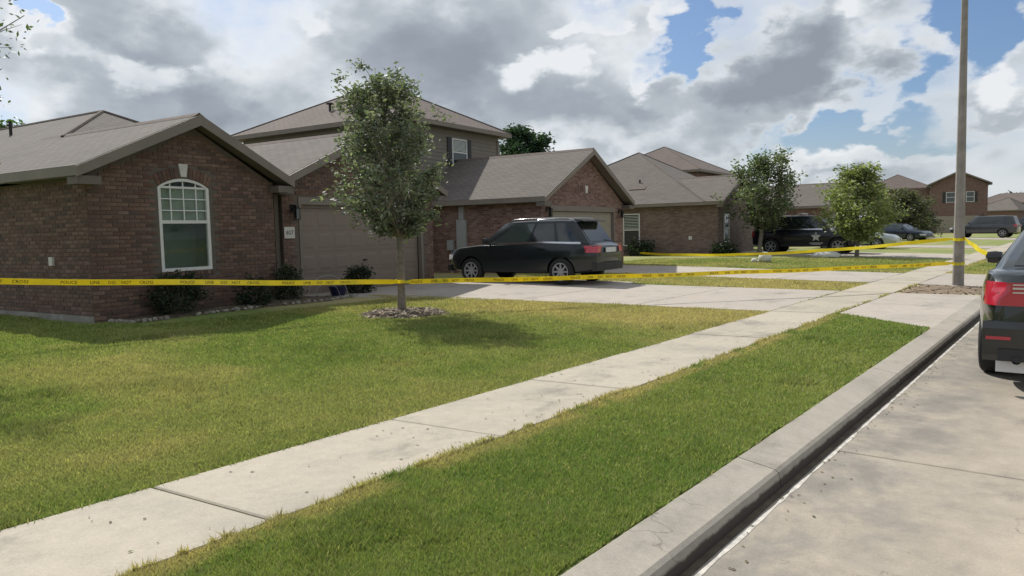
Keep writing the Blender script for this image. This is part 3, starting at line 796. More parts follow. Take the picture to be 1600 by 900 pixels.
# real see-through glass for the big window
M_clear = bpy.data.materials.new('clear_glass'); M_clear.use_nodes = True
_t = NT(M_clear.node_tree); _t.n.clear(); _o = _t.new('ShaderNodeOutputMaterial'); _m = _t.new('ShaderNodeMixShader')
_tr = _t.new('ShaderNodeBsdfTransparent'); _tr.inputs[0].default_value = (.86, .90, .88, 1); _gl = _t.new('ShaderNodeBsdfGlossy'); _gl.inputs['Roughness'].default_value = .03
_fz = _t.new('ShaderNodeFresnel'); _fz.inputs[0].default_value = 1.12
_t.l.new(_t.math('ADD', _fz.outputs[0], .015), _m.inputs[0]); _t.l.new(_tr.outputs[0], _m.inputs[1]); _t.l.new(_gl.outputs[0], _m.inputs[2]); _t.l.new(_m.outputs[0], _o.inputs[0])
win1.children[1].data.materials.clear(); [c for c in win1.children if c.name.startswith('pane')][0].data.materials.append(M_clear)
gable_roof(H1, 0, 3.93, 0, 5.2, ZE, ZR1 + .02, uc=UC1, o=.30)
main_roof = hip_roof(H1, 0.006, 8.2, 2.32, 16, ZE - .005, .475, o=.30, short=.50)
MB().box(1.13, 1.25, -.0, .10, 1.1, 1.25)
v_ = MB().box(-.05, -.004, 1.13, 1.25, .98, 1.13); v_.build('vent_box', M_stonewhite, H1)
for (x, y, z) in ((3.1, 9, 4.35), ): MB().tube([(x, y, z - .3), (x, y, z + .25)], .04, 8).build('vent_pipe', M_darkmetal, main_roof)
# garage wing
GW = .45
gw = MB(); gz0, gz1 = 0, 2.13
wallpoly(gw, [(4.55, -.3), (10.05, -.3), (10.05, ZE - .1), (7.3, ZE + 1.22), (4.55, ZE - .1)], [[(5.08, -.2), (9.52, -.2), (9.52, 2.13), (5.08, 2.13)]], frame_fn('front', GW), .12)
gw.box(9.93, 10.05, GW + .121, 14, -.3, ZE - .1); GWALL = gw.build('wall', M_mortar, H1)
lay_bricks(GWALL, 'front', GW, 4.555, 10.045, -.24, ZE + 1.2, lambda s, z: not (5.0 < s < 9.6 and z < 2.32) and (z < ZE - .14 or abs(s - 7.3) < (ZE + 1.16 - z) / 1.32 * 2.72), 60, key=lambda t_: t_[0])
MB().box(5.08, 9.52, GW + .09, GW + .13, 2.05, 2.13).build('door_head', M_fascia, H1)
tr = MB().box(5.03, 5.11, GW - .02, GW + .10, -.25, 2.13); tr.box(9.49, 9.57, GW - .02, GW + .10, -.25, 2.13); tr.box(5.03, 9.57, GW - .022, GW + .10, 2.131, 2.30); tr.build('door_trim', M_fascia, H1)
garage_door(H1, 5.12, 9.48, .0, 2.05, GW + .12, M_garage)
gable_roof(H1, 4.55, 10.05, GW, 13.5, ZE, ZE + 1.38, o=.30)
lantern(H1, 4.83, 1.98, GW - .02)
def sign(parent, x0, x1, z0, z1, y, text, size, m_bg=M_stonewhite):
    p = MB().box(x0, x1, y - .02, y, z0, z1).build('number_plaque', m_bg, parent)
    lettering(text, size, p, ((x0 + x1) / 2, y - .022, (z0 + z1) / 2 - size * .35), (rad(90), 0, 0))
    return p
_letters = {}
def lettering(text, size, parent, loc, rot, m=M_text, align='CENTER', name='lettering'):
    key = (text, size, align, m.name)
    if key not in _letters:
        c = bpy.data.curves.new('lettering', 'FONT'); c.body = text; c.size = size; c.align_x = align; c.extrude = .0005; c.resolution_u = 2
        o = bpy.data.objects.new('tmp', c); COL.objects.link(o); dg = bpy.context.evaluated_depsgraph_get()
        me = bpy.data.meshes.new_from_object(o.evaluated_get(dg)); bpy.data.objects.remove(o); me.materials.clear(); me.materials.append(m); me.name = 'lettering'
        _letters[key] = me
    return mobj(name, _letters[key], parent, loc, rot)
sign(H1, 4.57, 4.87, 1.36, 1.62, GW - .016, '407', .15)

# ---- second house: two storeys at the back, garage gable towards the street
H2 = empty('brick_house', (-14.0, 19.2, Z0), hyaw(6), 'two-storey house with brick garage gable behind the dark green estate car', 'house', 'houses along the street')
ZE2 = 2.50; ZR2 = 4.28
w = MB(); wallpoly(w, [(.12, -.3), (6.62, -.3), (6.62, ZE2 - .1), (3.37, ZR2 - .17), (.12, ZE2 - .1)], [[(.78, -.2), (5.75, -.2), (5.75, 2.13), (.78, 2.13)]], frame_fn('front', 0), .12)
w.box(.12, .24, .121, 4.7, -.3, ZE2 - .1); w.box(6.5, 6.62, .121, 6, -.3, ZE2 - .1); w.build('wall', M_brick2, H2)
garage_door(H2, .82, 5.71, 0, 2.05, .1, M_garage3)
t2 = MB().box(.73, .82, -.018, .10, -.25, 2.13); t2.box(5.71, 5.8, -.018, .10, -.25, 2.13); t2.box(.73, 5.8, -.02, .10, 2.06, 2.24); t2.build('door_trim', M_fascia, H2)
gable_roof(H2, .12, 6.62, 0, 7.5, ZE2, ZR2, o=.33)
MB().prism([(3.30, 2.72), (3.44, 2.72), (3.47, 2.98), (3.27, 2.98)], .05, lambda p, z, t_: (p, -.03 + t_, z)).build('keystone', M_stonewhite, H2)
for k in range(9):     # low brick arch laid proud over the garage door
    a = 2.55 + k * .19
    if k == 4: continue
    zz = 2.66 + .12 * sin(pi * (k + .5) / 9)
    MB().box(a, a + .17, -.014, .0, zz, zz + .22, BR2[random.randrange(4)]).build('brick', M_brickpart, H2)
lantern(H2, .45, 2.05, -.006); lantern(H2, 6.18, 2.05, -.006)
ub = MB().box(.03, .118, 2.95, 3.35, .75, 1.85); ub.box(.05, .119, 3.05, 3.25, 1.86, 2.3); ub.build('meter_box', M_utility, H2)
MB().box(.0, .118, 3.5, 3.75, .8, 1.15).box(.06, .10, 3.6, 3.64, -.2, .8).build('meter_box', M_utility, H2)
# body behind: brick ground floor, sided upper floor
box_walls(H2, -1.5, 7.8, 4.9, 15, -.3, ZE2 - .1, M_brick2)
sk = MB(); a, b_, c, d = -1.9, 8.1, 4.45, 15.3   # lower roof skirt round the upper floor
sk.add([(a, c, ZE2), (b_, c, ZE2), (b_, d, ZE2), (a, d, ZE2), (-.2, 6.0, 3.95), (6.4, 6.0, 3.95), (6.4, 14, 3.95), (-.2, 14, 3.95), (a, c, ZE2 - .15), (b_, c, ZE2 - .15), (b_, d, ZE2 - .15), (a, d, ZE2 - .15)],
       [(0, 1, 5, 4), (1, 2, 6, 5), (2, 3, 7, 6), (3, 0, 4, 7), (8, 9, 1, 0), (9, 10, 2, 1), (10, 11, 3, 2), (11, 8, 0, 3), (11, 10, 9, 8)]); sk.build('lower_roof', M_roof, H2)
up = box_walls(H2, -.1, 6.3, 5.65, 14.2, 2.6, 5.45, M_siding, 'beige lap siding')
bd = MB()
for k in range(17):
    z = 3.0 + k * .15
    bd.add([(-.1, 5.632, z), (6.3, 5.632, z), (6.3, 5.648, z + .15), (-.1, 5.648, z + .15)], [(0, 1, 2, 3)]); bd.add([(-.118, 5.63, z), (-.102, 5.63, z + .15), (-.102, 14.2, z + .15), (-.118, 14.2, z)], [(0, 1, 2, 3)])
    bd.add([(-.1, 5.632, z), (6.3, 5.632, z), (6.3, 5.65, z), (-.1, 5.65, z)], [(0, 1, 2, 3)])
bd.build('siding', M_siding, up, kind='stuff')
MB().box(-.13, -.02, 5.60, 5.63, 3.0, 5.3).box(6.2, 6.33, 5.60, 5.63, 3.0, 5.3).build('corner_board', M_fascia, up)
r2 = hip_roof(H2, -.1, 6.3, 5.65, 14.2, 5.6, .52, M_roof2, o=.42)
window(H2, 'front', 5.628, 2.95, 3.95, 4.05, 5.12, blind=True, shutters=.27)
for (y, dz) in ((9.6, 0), (10.2, .03), (8.0, 0)): MB().tube([(1.0, y, 5.9), (1.0, y, 6.65 + dz)], .05, 8).box(.9, 1.1, y - .1, y + .1, 6.62 + dz, 6.68 + dz).build('vent_pipe', M_darkmetal, r2)

# ---- third house
H3 = empty('brick_house', (-14.6, 35.0, Z0), hyaw(5), 'single-storey brown brick house with white side window, third along the street', 'house', 'houses along the street')
ZE3 = 2.68
w = MB(); wallpoly(w, [(0, -.3), (6.4, -.3), (6.4, ZE3 - .1), (3.2, 4.0), (0, ZE3 - .1)], [[(.9, .6), (1.75, .6), (1.75, 2.1), (.9, 2.1)]], frame_fn('front', 0), .12)
w.box(0, .12, .121, 13, -.3, ZE3 - .1); w.box(6.28, 6.4, .121, 8, -.3, ZE3 - .1); w.build('wall', M_brick3, H3)
gable_roof(H3, 0, 6.4, 0, 6.5, ZE3, 4.12, o=.33)
window(H3, 'front', .0, .93, 1.72, .63, 2.07)
window(H3, 'near', 0, 4.15, 5.1, .5, 2.2, blind=True)
window(H3, 'near', 0, 8.15, 9.1, .5, 2.2)
MB().box(-.04, -.002, 1.33, 1.5, .80, .98).build('vent_box', M_stonewhite, H3)
r3 = hip_roof(H3, 0.008, 11, .9, 12.5, ZE3 - .005, .54, o=.33, along='u')
MB().tube([(2.0, 5, 3.6), (2.0, 5, 4.1)], .05, 8).build('vent_pipe', M_darkmetal, r3)
box_walls(H3, 6.41, 11, 1.4, 12.4, -.3, ZE3 - .1, M_brick3)
garage_door(H3, 6.9, 10.6, 0, 2.1, 1.33, M_garage3, 4, 6)
MB().prism([(1.2, 3.42), (1.75, 3.70), (1.75, 3.78), (1.2, 3.54)], .9, lambda a, b_, t_: (a, 4.4 + t_, b_)).build('roof_vent', M_roof2, r3)

# ---- fourth house: long garage roof in front of an upper floor
H4 = empty('brick_house', (-14.2, 52.0, Z0), hyaw(4), 'brown roofed house with small brick upper floor above the navy vehicle', 'house', 'houses along the street')
w = MB(); wallpoly(w, [(0, -.3), (7, -.3), (7, 2.6), (3.5, 4.2), (0, 2.6)], [], frame_fn('front', 0), .12); w.box(0, .12, .121, 13, -.3, 2.6); w.box(6.88, 7, .121, 9, -.3, 2.6); w.build('wall', M_brick2, H4)
gable_roof(H4, 0, 7, 0, 9, 2.7, 4.35, o=.33)
window(H4, 'near', 0, 2.2, 3.3, .7, 2.1)
garage_door(H4, 1, 6, 0, 2.1, -.05, M_garage3, 4, 6)
box_walls(H4, -.8, 7.5, 8.6, 17, -.3, 5.4, M_brick5); hip_roof(H4, -.8, 7.5, 8.6, 17, 5.6, .5, M_roof2, o=.4)
window(H4, 'front', 8.6, 1, 2, 4.3, 5.2); window(H4, 'near', -.8, 11, 12, 4.4, 5.1)

# ---- fifth house: two storeys, dark red brick gable end towards the street
H5 = empty('brick_house', (-13.4, 88.0, Z0), hyaw(5), 'two-storey dark red brick house behind the tall street light', 'house', 'houses along the street')
H5.location = (-16.5, 107.0, .1); H5.rotation_euler = (0, 0, rad(10))
wl5 = MB(); wallpoly(wl5, [(0, -.3), (6.2, -.3), (6.2, 6.15), (3.1, 7.75), (0, 6.15)], [], frame_fn('front', 0), .15)
wl5.box(0, .12, .151, 9, -.3, 6.1); wl5.box(6.08, 6.2, .151, 9, -.3, 6.1); wl5.build('wall', M_brick5, H5)
gable_roof(H5, 0, 6.2, 0, 9, 6.3, 7.95, o=.4)
garage_door(H5, .7, 5.3, 0, 2.3, -.05, M_garage3, 4, 6)
window(H5, 'front', -.01, 1.75, 2.9, 4.0, 5.3, shutters=.35); window(H5, 'front', -.01, 3.9, 4.8, 4.0, 5.3, shutters=.3)
MB().box(-3.2, -.01, 1.2, 9, -.3, 4.6).build('wall', M_siding, H5, label='beige sided wing'); MB().box(-3.2, -.01, 1.2, 9, 4.6, 6.0).build('wall', M_brick5, H5)
hip_roof(H5, -7.5, -.02, 2.5, 11, 6.1, .5, M_roof2, o=.4); MB().box(-7.4, -3.21, 2.6, 9, -.3, 5.95).build('wall', M_brick5, H5)
lantern(H5, .35, 2.3, -.01); lantern(H5, 5.7, 2.3, -.01)

def far_house(loc, yaw, L_, D, he, wall, lbl, roofm, along='u', pitch=.45):
    h = empty('brick_house', loc, rad(yaw), lbl, 'house', 'houses along the street')
    box_walls(h, 0, L_, 0, D, -.5, he, wall); hip_roof(h, 0, L_, 0, D, he + .15, pitch, roofm, o=.4, along=along)
    window(h, 'front', -.001, L_ * .2, L_ * .2 + 1.3, .8, 2.1); window(h, 'front', -.001, L_ * .55, L_ * .55 + 1.3, .8, 2.1)
    if he > 4: window(h, 'front', -.001, L_ * .3, L_ * .3 + 1.2, 4, 5.2)
    return h
far_house((-17, 150, .2), -12, 7, 9, 3.1, M_brick5, 'low brick house with hip roof just right of the two-storey red one, far away', M_roof)
far_house((-11, 168, .2), -20, 16, 9, 3.4, M_brick3, 'pale roofed low house beyond the roof of the parked police car', M_roof)
far_house((-22, 195, .2), -10, 20, 9, 5.2, M_brick5, 'farthest tall house showing above the low roofs at the end', M_roof2)
far_house((14, 120, .2), -80, 12, 9, 3.0, M_brick3, 'low brown house across the road behind the police car', M_roof)
far_house((-38, 62, .2), 92, 12, 9, 3.0, M_brick3, 'rear neighbour house with low brown roof hidden behind the street row', M_roof)

# ------------------------------------------------------------------ street light
pole = empty('street_light', (-2.44, 19.77, .12), 0, 'tall weathered brown street light pole with yellow tape round it', 'street light')
pp = MB(); seg = [(z, .122 - .0085 * z) for z in np.linspace(0, 9.2, 12)]
pp.lathe([(r, z) for z, r in seg], 8); pp.build('pole', M_pole, pole, smooth=30)
MB().lathe([(.19, -.05), (.19, .03), (.15, .05), (.13, .07)], 12).build('base_collar', M_pole, pole)
MB().tube([(0, 0, 9.1), (.3, 0, 9.45), (1.2, 0, 9.6), (1.9, 0, 9.62)], [.05, .045, .04, .035], 8).build('arm', M_pole, pole, smooth=True)
lh = MB(); lh.prism([(1.75, -.13), (2.45, -.16), (2.6, 0), (2.45, .16), (1.75, .13)], .13, lambda a, b_, t_: (a, b_, 9.56 + t_)); lo = lh.build('lamp_head', M_utility, pole)
MB().box(1.95, 2.4, -.1, .1, 9.535, 9.559).build('lens', M_lampglass, lo)
MB().box(-.05, .05, -.118, -.105, .5, .75).build('hand_hole_cover', M_pole, pole)
# bare earth round it
ms = []; nn = 26
def patch(name, ring, m, zf, label, cat, kind='stuff', h=.03, seed=0, grains=0, gsize=.03, gcols=None):
    """low uneven heap filling an outline, with loose pieces on top"""
    r_ = np.random.default_rng(seed); cx = sum(p[0] for p in ring) / len(ring); cy = sum(p[1] for p in ring) / len(ring)
    vs = [(cx, cy, zf(cx) + h)]; K = 7; N = 64; P = []
    n = len(ring)
    for k in range(N):
        t_ = k / N * n; i = int(t_); f = t_ - i; a = ring[i % n]; b_ = ring[(i + 1) % n]
        P.append((a[0] * (1 - f) + b_[0] * f, a[1] * (1 - f) + b_[1] * f))
    for j in range(1, K + 1):
        for k in range(N):
            q = j / K * (1 + .05 * (r_.random() - .5)); x = cx + (P[k][0] - cx) * q; y = cy + (P[k][1] - cy) * q
            z = zf(x) + h * (1 - (j / K) ** 3) + (r_.random() * .018 if j < K else -.03); vs.append((x, y, float(z)))
    fs = [(0, 1 + k, 1 + (k + 1) % N) for k in range(N)]
    for j in range(K - 1):
        for k in range(N): a = 1 + j * N; fs.append((a + k, a + N + k, a + N + (k + 1) % N, a + (k + 1) % N))
    mb = MB().add(vs, fs); me = mb.mesh(name, m, smooth=True); me.materials.append(M_stone)
    o = bpy.data.objects.new(name, me); COL.objects.link(o); tag(o, label, cat, kind=kind)
    if grains:
        g = MB()
        for _ in range(grains):
            k = r_.integers(N); q = math.sqrt(r_.random()) * 1.0; x = cx + (P[k][0] - cx) * q; y = cy + (P[k][1] - cy) * q; s_ = gsize * (.5 + r_.random())
            z = float(zf(x)) + h * (1 - q ** 3) + s_ * .2; a = r_.random() * 6.3; ax = Vector((cos(a), sin(a), (r_.random() - .5) * .7)) * s_; bx = Vector((-sin(a), cos(a), (r_.random() - .5) * .7)) * s_ * (.35 + .4 * r_.random())
            c = Vector((x, y, z)); u = Vector((0, 0, s_ * .3)); col = gcols[r_.integers(len(gcols))]
            j = .7 + .6 * r_.random(); col = tuple(v * j for v in col)
            g.add([c - ax - bx - u, c + ax - bx - u, c + ax * .8 + bx - u, c - ax + bx * .8 - u, c - ax * .6 - bx * .5 + u, c + ax * .7 - bx * .6 + u, c + ax * .5 + bx * .6 + u, c - ax * .7 + bx * .5 + u],
                  [(4, 5, 6, 7), (0, 1, 5, 4), (1, 2, 6, 5), (2, 3, 7, 6), (3, 0, 4, 7)], col)
        q = g.build('loose_pieces', M_stone, o, kind='stuff')
    return o
patch('earth_patch', [(-3.36, 17.62), (-1.82, 17.95), (-1.82, 20.0), (-2.3, 20.1), (-3.36, 20.3)], mat('dry_brown_earth', (.19, .14, .092), .95, var=.3, vscale=6, bump=.6), gz,
      'bare brown earth and dead turf round the foot of the street light', 'bare earth', seed=3, grains=260, gsize=.025, gcols=[(.15, .105, .065), (.09, .065, .04), (.22, .165, .10)], h=.035)
patch('mulch_ring', [(-9.72 + .78 * cos(a) * (1 + .1 * sin(3 * a)), 9.12 + .85 * sin(a)) for a in np.linspace(0, 2 * pi, 20, endpoint=False)], M_dirt, gz,
      'ring of pale rubble and wood chips round the street tree trunk', 'mulch', seed=5, grains=1500, gsize=.033, gcols=[(.30, .24, .17), (.17, .13, .09), (.42, .36, .27), (.08, .062, .045), (.23, .17, .115), (.05, .04, .03)], h=.06)
bedpts = [(-13.2, 5.45), (-12.65, 5.6), (-12.75, 6.8), (-12.9, 8.4), (-12.85, 10.0), (-13.3, 11.0), (-14.2, 10.4), (-13.75, 9.2), (-13.3, 6.5)]
patch('flower_bed', bedpts, M_dirt, gz, 'dark soil bed along the wall under the white arched window', 'flower bed', seed=8, grains=260, gsize=.03, gcols=[(.10, .08, .06), (.16, .12, .09), (.06, .05, .04)], h=.05)
edg = empty('bed_edging', (-12.8, 8.2, .2), 0, 'broken line of pale edging stones in front of the flower bed', 'edging stones')
def rock(s_, col):
    m_ = MB(); r_ = random.Random(int(s_ * 99999)); vs = []
    for z in (-.3, .1, .45):
        for k in range(6): a = k / 6 * 6.283; q = s_ * (1 - .5 * max(z, 0)) * (.8 + .4 * r_.random()); vs.append((cos(a) * q, sin(a) * q * .7, z * s_))
    fs = [tuple(range(12, 18))] + [(k + i, k + (i + 1) % 6, k + 6 + (i + 1) % 6, k + 6 + i) for k in (0, 6) for i in range(6)]
    return m_.add(vs, fs, col).mesh('stone', M_stone)
rk = [rock(s_, c) for s_, c in ((.06, (.30, .28, .24)), (.05, (.20, .18, .15)), (.07, (.25, .23, .19)), (.04, (.38, .36, .31)))]
ee = [(-13.05, 5.5), (-12.62, 5.62), (-12.72, 6.8), (-12.88, 8.4), (-12.82, 10.0), (-13.2, 11.05)]
for i in range(58):
    t_ = i / 58 * (len(ee) - 1); k = int(t_); f = t_ - k; x = ee[k][0] * (1 - f) + ee[k + 1][0] * f; y = ee[k][1] * (1 - f) + ee[k + 1][1] * f
    if 18 < i < 24 or 33 < i < 38: continue
    mobj('stone', rk[i % 4], edg, (x + 12.8 + random.uniform(-.05, .05), y - 8.2, float(gz(x)) - .2 + .03), (random.uniform(-.3, .3), random.uniform(-.3, .3), random.uniform(0, 6)))

# ------------------------------------------------------------------ trees and shrubs
def leaves(name, centers, spread, per, size, cols, parent, seed, flat=.5, stretch=1.5, cols_by=None):
    r_ = np.random.default_rng(seed); C = np.repeat(np.array(centers), per, axis=0); n = len(C)
    P = C + r_.normal(0, 1, (n, 3)) * np.array([spread, spread, spread * .8])
    a = r_.normal(0, 1, (n, 3)); a[:, 2] *= flat; a /= np.linalg.norm(a, axis=1)[:, None]
    b_ = r_.normal(0, 1, (n, 3)); b_ -= (b_ * a).sum(1)[:, None] * a; b_ /= np.linalg.norm(b_, axis=1)[:, None]
    s_ = size * (.6 + .8 * r_.random(n))[:, None]
    V = np.stack([P - a * s_ * stretch * .5, P + b_ * s_ * .35 - a * s_ * .05, P + a * s_ * stretch * .5, P - b_ * s_ * .35 - a * s_ * .05], 1)
    tone = np.repeat(r_.random(len(centers)), per)[:, None]; cols = np.array(cols)
    c = cols[0] * (1 - tone) + cols[1] * tone; c = c * (.7 + .6 * r_.random(n))[:, None]
    me = np_mesh(name, V.reshape(-1, 3), 4, M_leaf, c)
    o = bpy.data.objects.new(name, me); COL.objects.link(o); o.parent = parent; o['kind'] = 'stuff' if False else 'part' ; del o['kind']
    return o

def tree(name, label, loc, prof, trunk_r, trunk_top, nbr, per, size, cols, seed, lean=(0, 0), spread=.1, group=None, cat='tree', twigs=5, clear=None, xyscale=(1, 1), bark=None, updir=.5):
    """prof: crown outline [(height, radius), ...]; limbs reach uneven points of it, leaf sprays sit on twigs"""
    R_ = random.Random(seed); t = empty(name, loc, 0, label, cat, group)
    z0, z1 = prof[0][0], prof[-1][0]; hz = [p[0] for p in prof]; hr = [p[1] for p in prof]
    ax = lambda z: Vector((lean[0] * z / z1 + .04 * sin(z * 1.7 + seed), lean[1] * z / z1 + .04 * cos(z * 1.3 + seed), z))
    zs = np.linspace(-.1, trunk_top, 12)
    tk = MB().tube([ax(z) for z in zs], [trunk_r * (1.25 if z < .05 else 1) * (1 - .8 * max(z, 0) / trunk_top) + .004 for z in zs], 9).build('trunk', bark or M_bark, t, smooth=True)
    br = MB(); cs = []
    for i in range(nbr):
        f = (i + R_.random()) / nbr; zt = z0 + (z1 - z0) * f ** .85
        az = i * 2.39996 + R_.uniform(-.5, .5); rr = float(np.interp(zt, hz, hr)) * R_.uniform(.50, 1.02) * (1.0 + .24 * sin(3 * az + zt * 2.3 + seed)) * (1.28 if R_.random() < .12 else 1)
        end = ax(zt) + Vector((cos(az) * rr * xyscale[0], sin(az) * rr * xyscale[1], R_.uniform(-.03, .06) * (z1 - z0)))
        zb = max((clear or z0) * .9, min(zt - rr * R_.uniform(updir, updir + .7), trunk_top * .97)); st = ax(zb)
        mid = (st + end) / 2 + Vector((R_.uniform(-1, 1), R_.uniform(-1, 1), R_.uniform(-.2, .8))) * rr * .13
        pts = [st, (st + mid) / 2, mid, (mid + end) / 2, end]; r0 = trunk_r * .32 * (1 - .5 * f)
        br.tube(pts, [r0, r0 * .8, r0 * .6, r0 * .4, r0 * .2], 5, cap=False)
        for k in range(twigs):
            q = R_.uniform(.35, 1); a = pts[int(q * 3.99)]; b_ = pts[min(int(q * 3.99) + 1, 4)]; s_ = a.lerp(b_, q * 3.99 % 1)
            dr = Vector((R_.gauss(0, 1), R_.gauss(0, 1), R_.gauss(.35, .7))).normalized() * rr * R_.uniform(.12, .42); e = s_ + dr
            br.tube([s_, (s_ + e) / 2 + Vector((0, 0, .02)), e], [r0 * .3, r0 * .22, r0 * .1], 4, cap=False)
            for w_ in (.35, .6, .8, 1.0): cs.append(tuple(s_.lerp(e, w_)))
        cs.append(tuple(end))
    br.build('limbs', bark or M_bark, t, smooth=True)
    leaves('crown', cs, spread, per, size, cols, t, seed)
    return t

GREYGREEN = [(.075, .095, .07), (.24, .26, .205)]
tree('street_tree', 'young grey-green live oak in a mulch ring on the front lawn', (-9.80, 9.2, .19),
     [(1.45, .30), (1.7, .82), (2.1, 1.20), (2.6, 1.32), (3.0, 1.20), (3.4, 1.08), (3.8, .90), (4.1, .80), (4.3, .66)], .075, 3.8, 92, 8, .052, GREYGREEN, 11, lean=(-.16, -.16), spread=.065, twigs=6, clear=1.55, group='young trees along the street', updir=.8)
tree('street_tree', 'dark spreading tree in front of the third house, beside the navy vehicle', (-12.8, 35.8, .2),
     [(1.5, .5), (2.0, 1.4), (2.8, 1.75), (3.6, 1.7), (4.4, 1.25), (4.9, .6)], .11, 4.2, 66, 6, .11, [(.065, .09, .05), (.16, .185, .11)], 23, lean=(.2, .3), spread=.17, group='young trees along the street')
tree('street_tree', 'light yellow-green tree in front of the navy vehicle', (-8.3, 35.4, .17),
     [(.9, .6), (1.2, 1.4), (1.8, 1.85), (2.4, 1.8), (3.0, 1.4), (3.6, .9), (4.0, .3)], .09, 3.4, 80, 7, .105, [(.13, .16, .06), (.28, .31, .14)], 31, spread=.15, group='young trees along the street')
tree('street_tree', 'dull olive tree between the yellow-green tree and the red brick house', (-13.0, 72.0, .2),
     [(.3, 1.4), (1.0, 2.5), (1.8, 2.7), (2.7, 2.1), (3.4, 1.3), (4.0, .4)], .12, 3.4, 70, 9, .17, [(.06, .07, .04), (.14, .14, .08)], 37, spread=.28, group='young trees along the street')
tree('overhanging_tree', 'nearest tree at the left edge with fine drooping branch tips', (-11.6, 2.55, .2),
     [(2.2, .5), (2.6, 1.0), (3.0, 1.35), (3.8, 1.5), (4.6, 1.85), (5.6, 1.4)], .10, 4.6, 80, 6, .05, [(.05, .08, .035), (.12, .15, .075)], 43, spread=.09, group='young trees along the street')
tree('background_tree', 'dark green tree rising behind the roof of the second house', (-30.6, 40.4, .3),
     [(3.5, 1.2), (5.0, 1.8), (6.4, 2.0), (7.3, 1.7), (7.9, .9)], .2, 7.2, 34, 60, .17, [(.02, .045, .025), (.05, .085, .045)], 47, spread=.26, group='trees behind the houses', twigs=4)
tree('background_tree', 'bright green tree tip beyond the roof at the far left edge', (-38.2, 11.6, .3),
     [(2.5, 1.2), (4.0, 2.0), (5.4, 1.9), (6.6, .9)], .2, 5.6, 40, 26, .16, [(.05, .09, .03), (.11, .16, .06)], 53, spread=.22, group='trees behind the houses')
tree('background_tree', 'dark round tree beyond the far low houses at the right edge', (-13.0, 208, .3),
     [(1.5, 2.5), (4.0, 4.4), (5.5, 4.2), (6.8, 2.5)], .3, 5.5, 40, 26, .5, [(.03, .055, .035), (.06, .085, .05)], 59, spread=.7, group='trees behind the houses')
for i, (x, y, h) in enumerate(((-60, 60, 7), (-75, 95, 9), (-50, 130, 8), (-34, 170, 8), (24, 150, 8), (34, 210, 9), (-20, 260, 9), (5, 300, 9), (40, 90, 7))):
    lbls = ['broad tree behind the row of houses, past the second roof', 'tall tree in the gap beyond the third roof', 'tree on the skyline beyond the fourth house', 'far tree left of the two-storey red brick house', 'tree across the road beyond the police car', 'tallest far tree across the road', 'distant tree closing the end of the street', 'distant tree at the street end, right of the others', 'tree across the road nearest the viewer']
    tree('background_tree', lbls[i], (x, y, .2), [(h * .2, h * .2), (h * .45, h * .38), (h * .7, h * .33), (h * .85, h * .2), (h * .95, h * .05)], .25, h * .8, 26, 18, .45, [(.03, .055, .03), (.07, .10, .045)], 61 + i, spread=.55, group='trees behind the houses')

def shrub(name, label, loc, r, h, n, size, cols, seed, cat='shrub', group=None, xy=(1, 1), yaw=0, base=.1):
    s_ = empty(name, loc, yaw, label, cat, group); R_ = random.Random(seed); st = MB(); cs = []
    for i in range(n):
        a = R_.uniform(0, 6.283); e = R_.random() ** .6; z = h * (base + (1 - base) * R_.random()); q = r * math.sqrt(max(0, 1 - ((z / h - .5) / .56) ** 2)) * (.45 + .6 * e)
        p = Vector((cos(a) * q * xy[0], sin(a) * q * xy[1], z)); cs.append(tuple(p))
        if i % 3 == 0: st.tube([(cos(a) * .04, sin(a) * .04, 0), tuple(p * .6), tuple(p)], [.012, .008, .004], 4, cap=False)
    st.build('stems', M_bark, s_); leaves('foliage', cs, size * 1.7, 26, size, cols, s_, seed)
    return s_
DKG = [(.018, .030, .018), (.05, .07, .04)]
shrub('shrub', 'dark leafy shrub in front of the lower left of the arched window', (-13.05, 6.7, .25), .46, .72, 100, .045, DKG, 3, group='shrubs in the flower bed', xy=(.6, 1))
shrub('shrub', 'thin dark shrub right of the arched window', (-13.2, 8.35, .25), .34, .55, 60, .045, DKG, 4, group='shrubs in the flower bed', xy=(.6, 1))
shrub('shrub', 'narrow dark bush at the corner between window wall and garage', (-13.55, 9.35, .25), .26, .75, 60, .045, DKG, 5, group='shrubs in the flower bed')
shrub('shrub', 'round clipped dark bush at the left foot of the garage door', (-13.75, 11.5, .25), .30, .60, 110, .04, [(.012, .022, .012), (.03, .045, .022)], 6, group='shrubs in the flower bed')
shrub('shrub', 'low bush at the front corner of the third house by its side wall', (-14.0, 34.3, .25), .5, .5, 60, .09, DKG, 7, group='shrubs by the third house', xy=(1, 1))
shrub('shrub', 'low dark bush below the side window of the third house', (-18.4, 34.0, .25), .6, .7, 60, .09, DKG, 8, group='shrubs by the third house')
shrub('shrub', 'dark hedge-like bush under the olive tree', (-13.5, 77.5, .2), 1.5, 1.8, 80, .17, DKG, 9, group='shrubs further along the street')
shrub('shrub', 'bush at the garage corner of the two-storey red brick house', (-16.3, 100.0, .2), 1.6, 2.6, 80, .2, DKG, 10, group='shrubs further along the street')
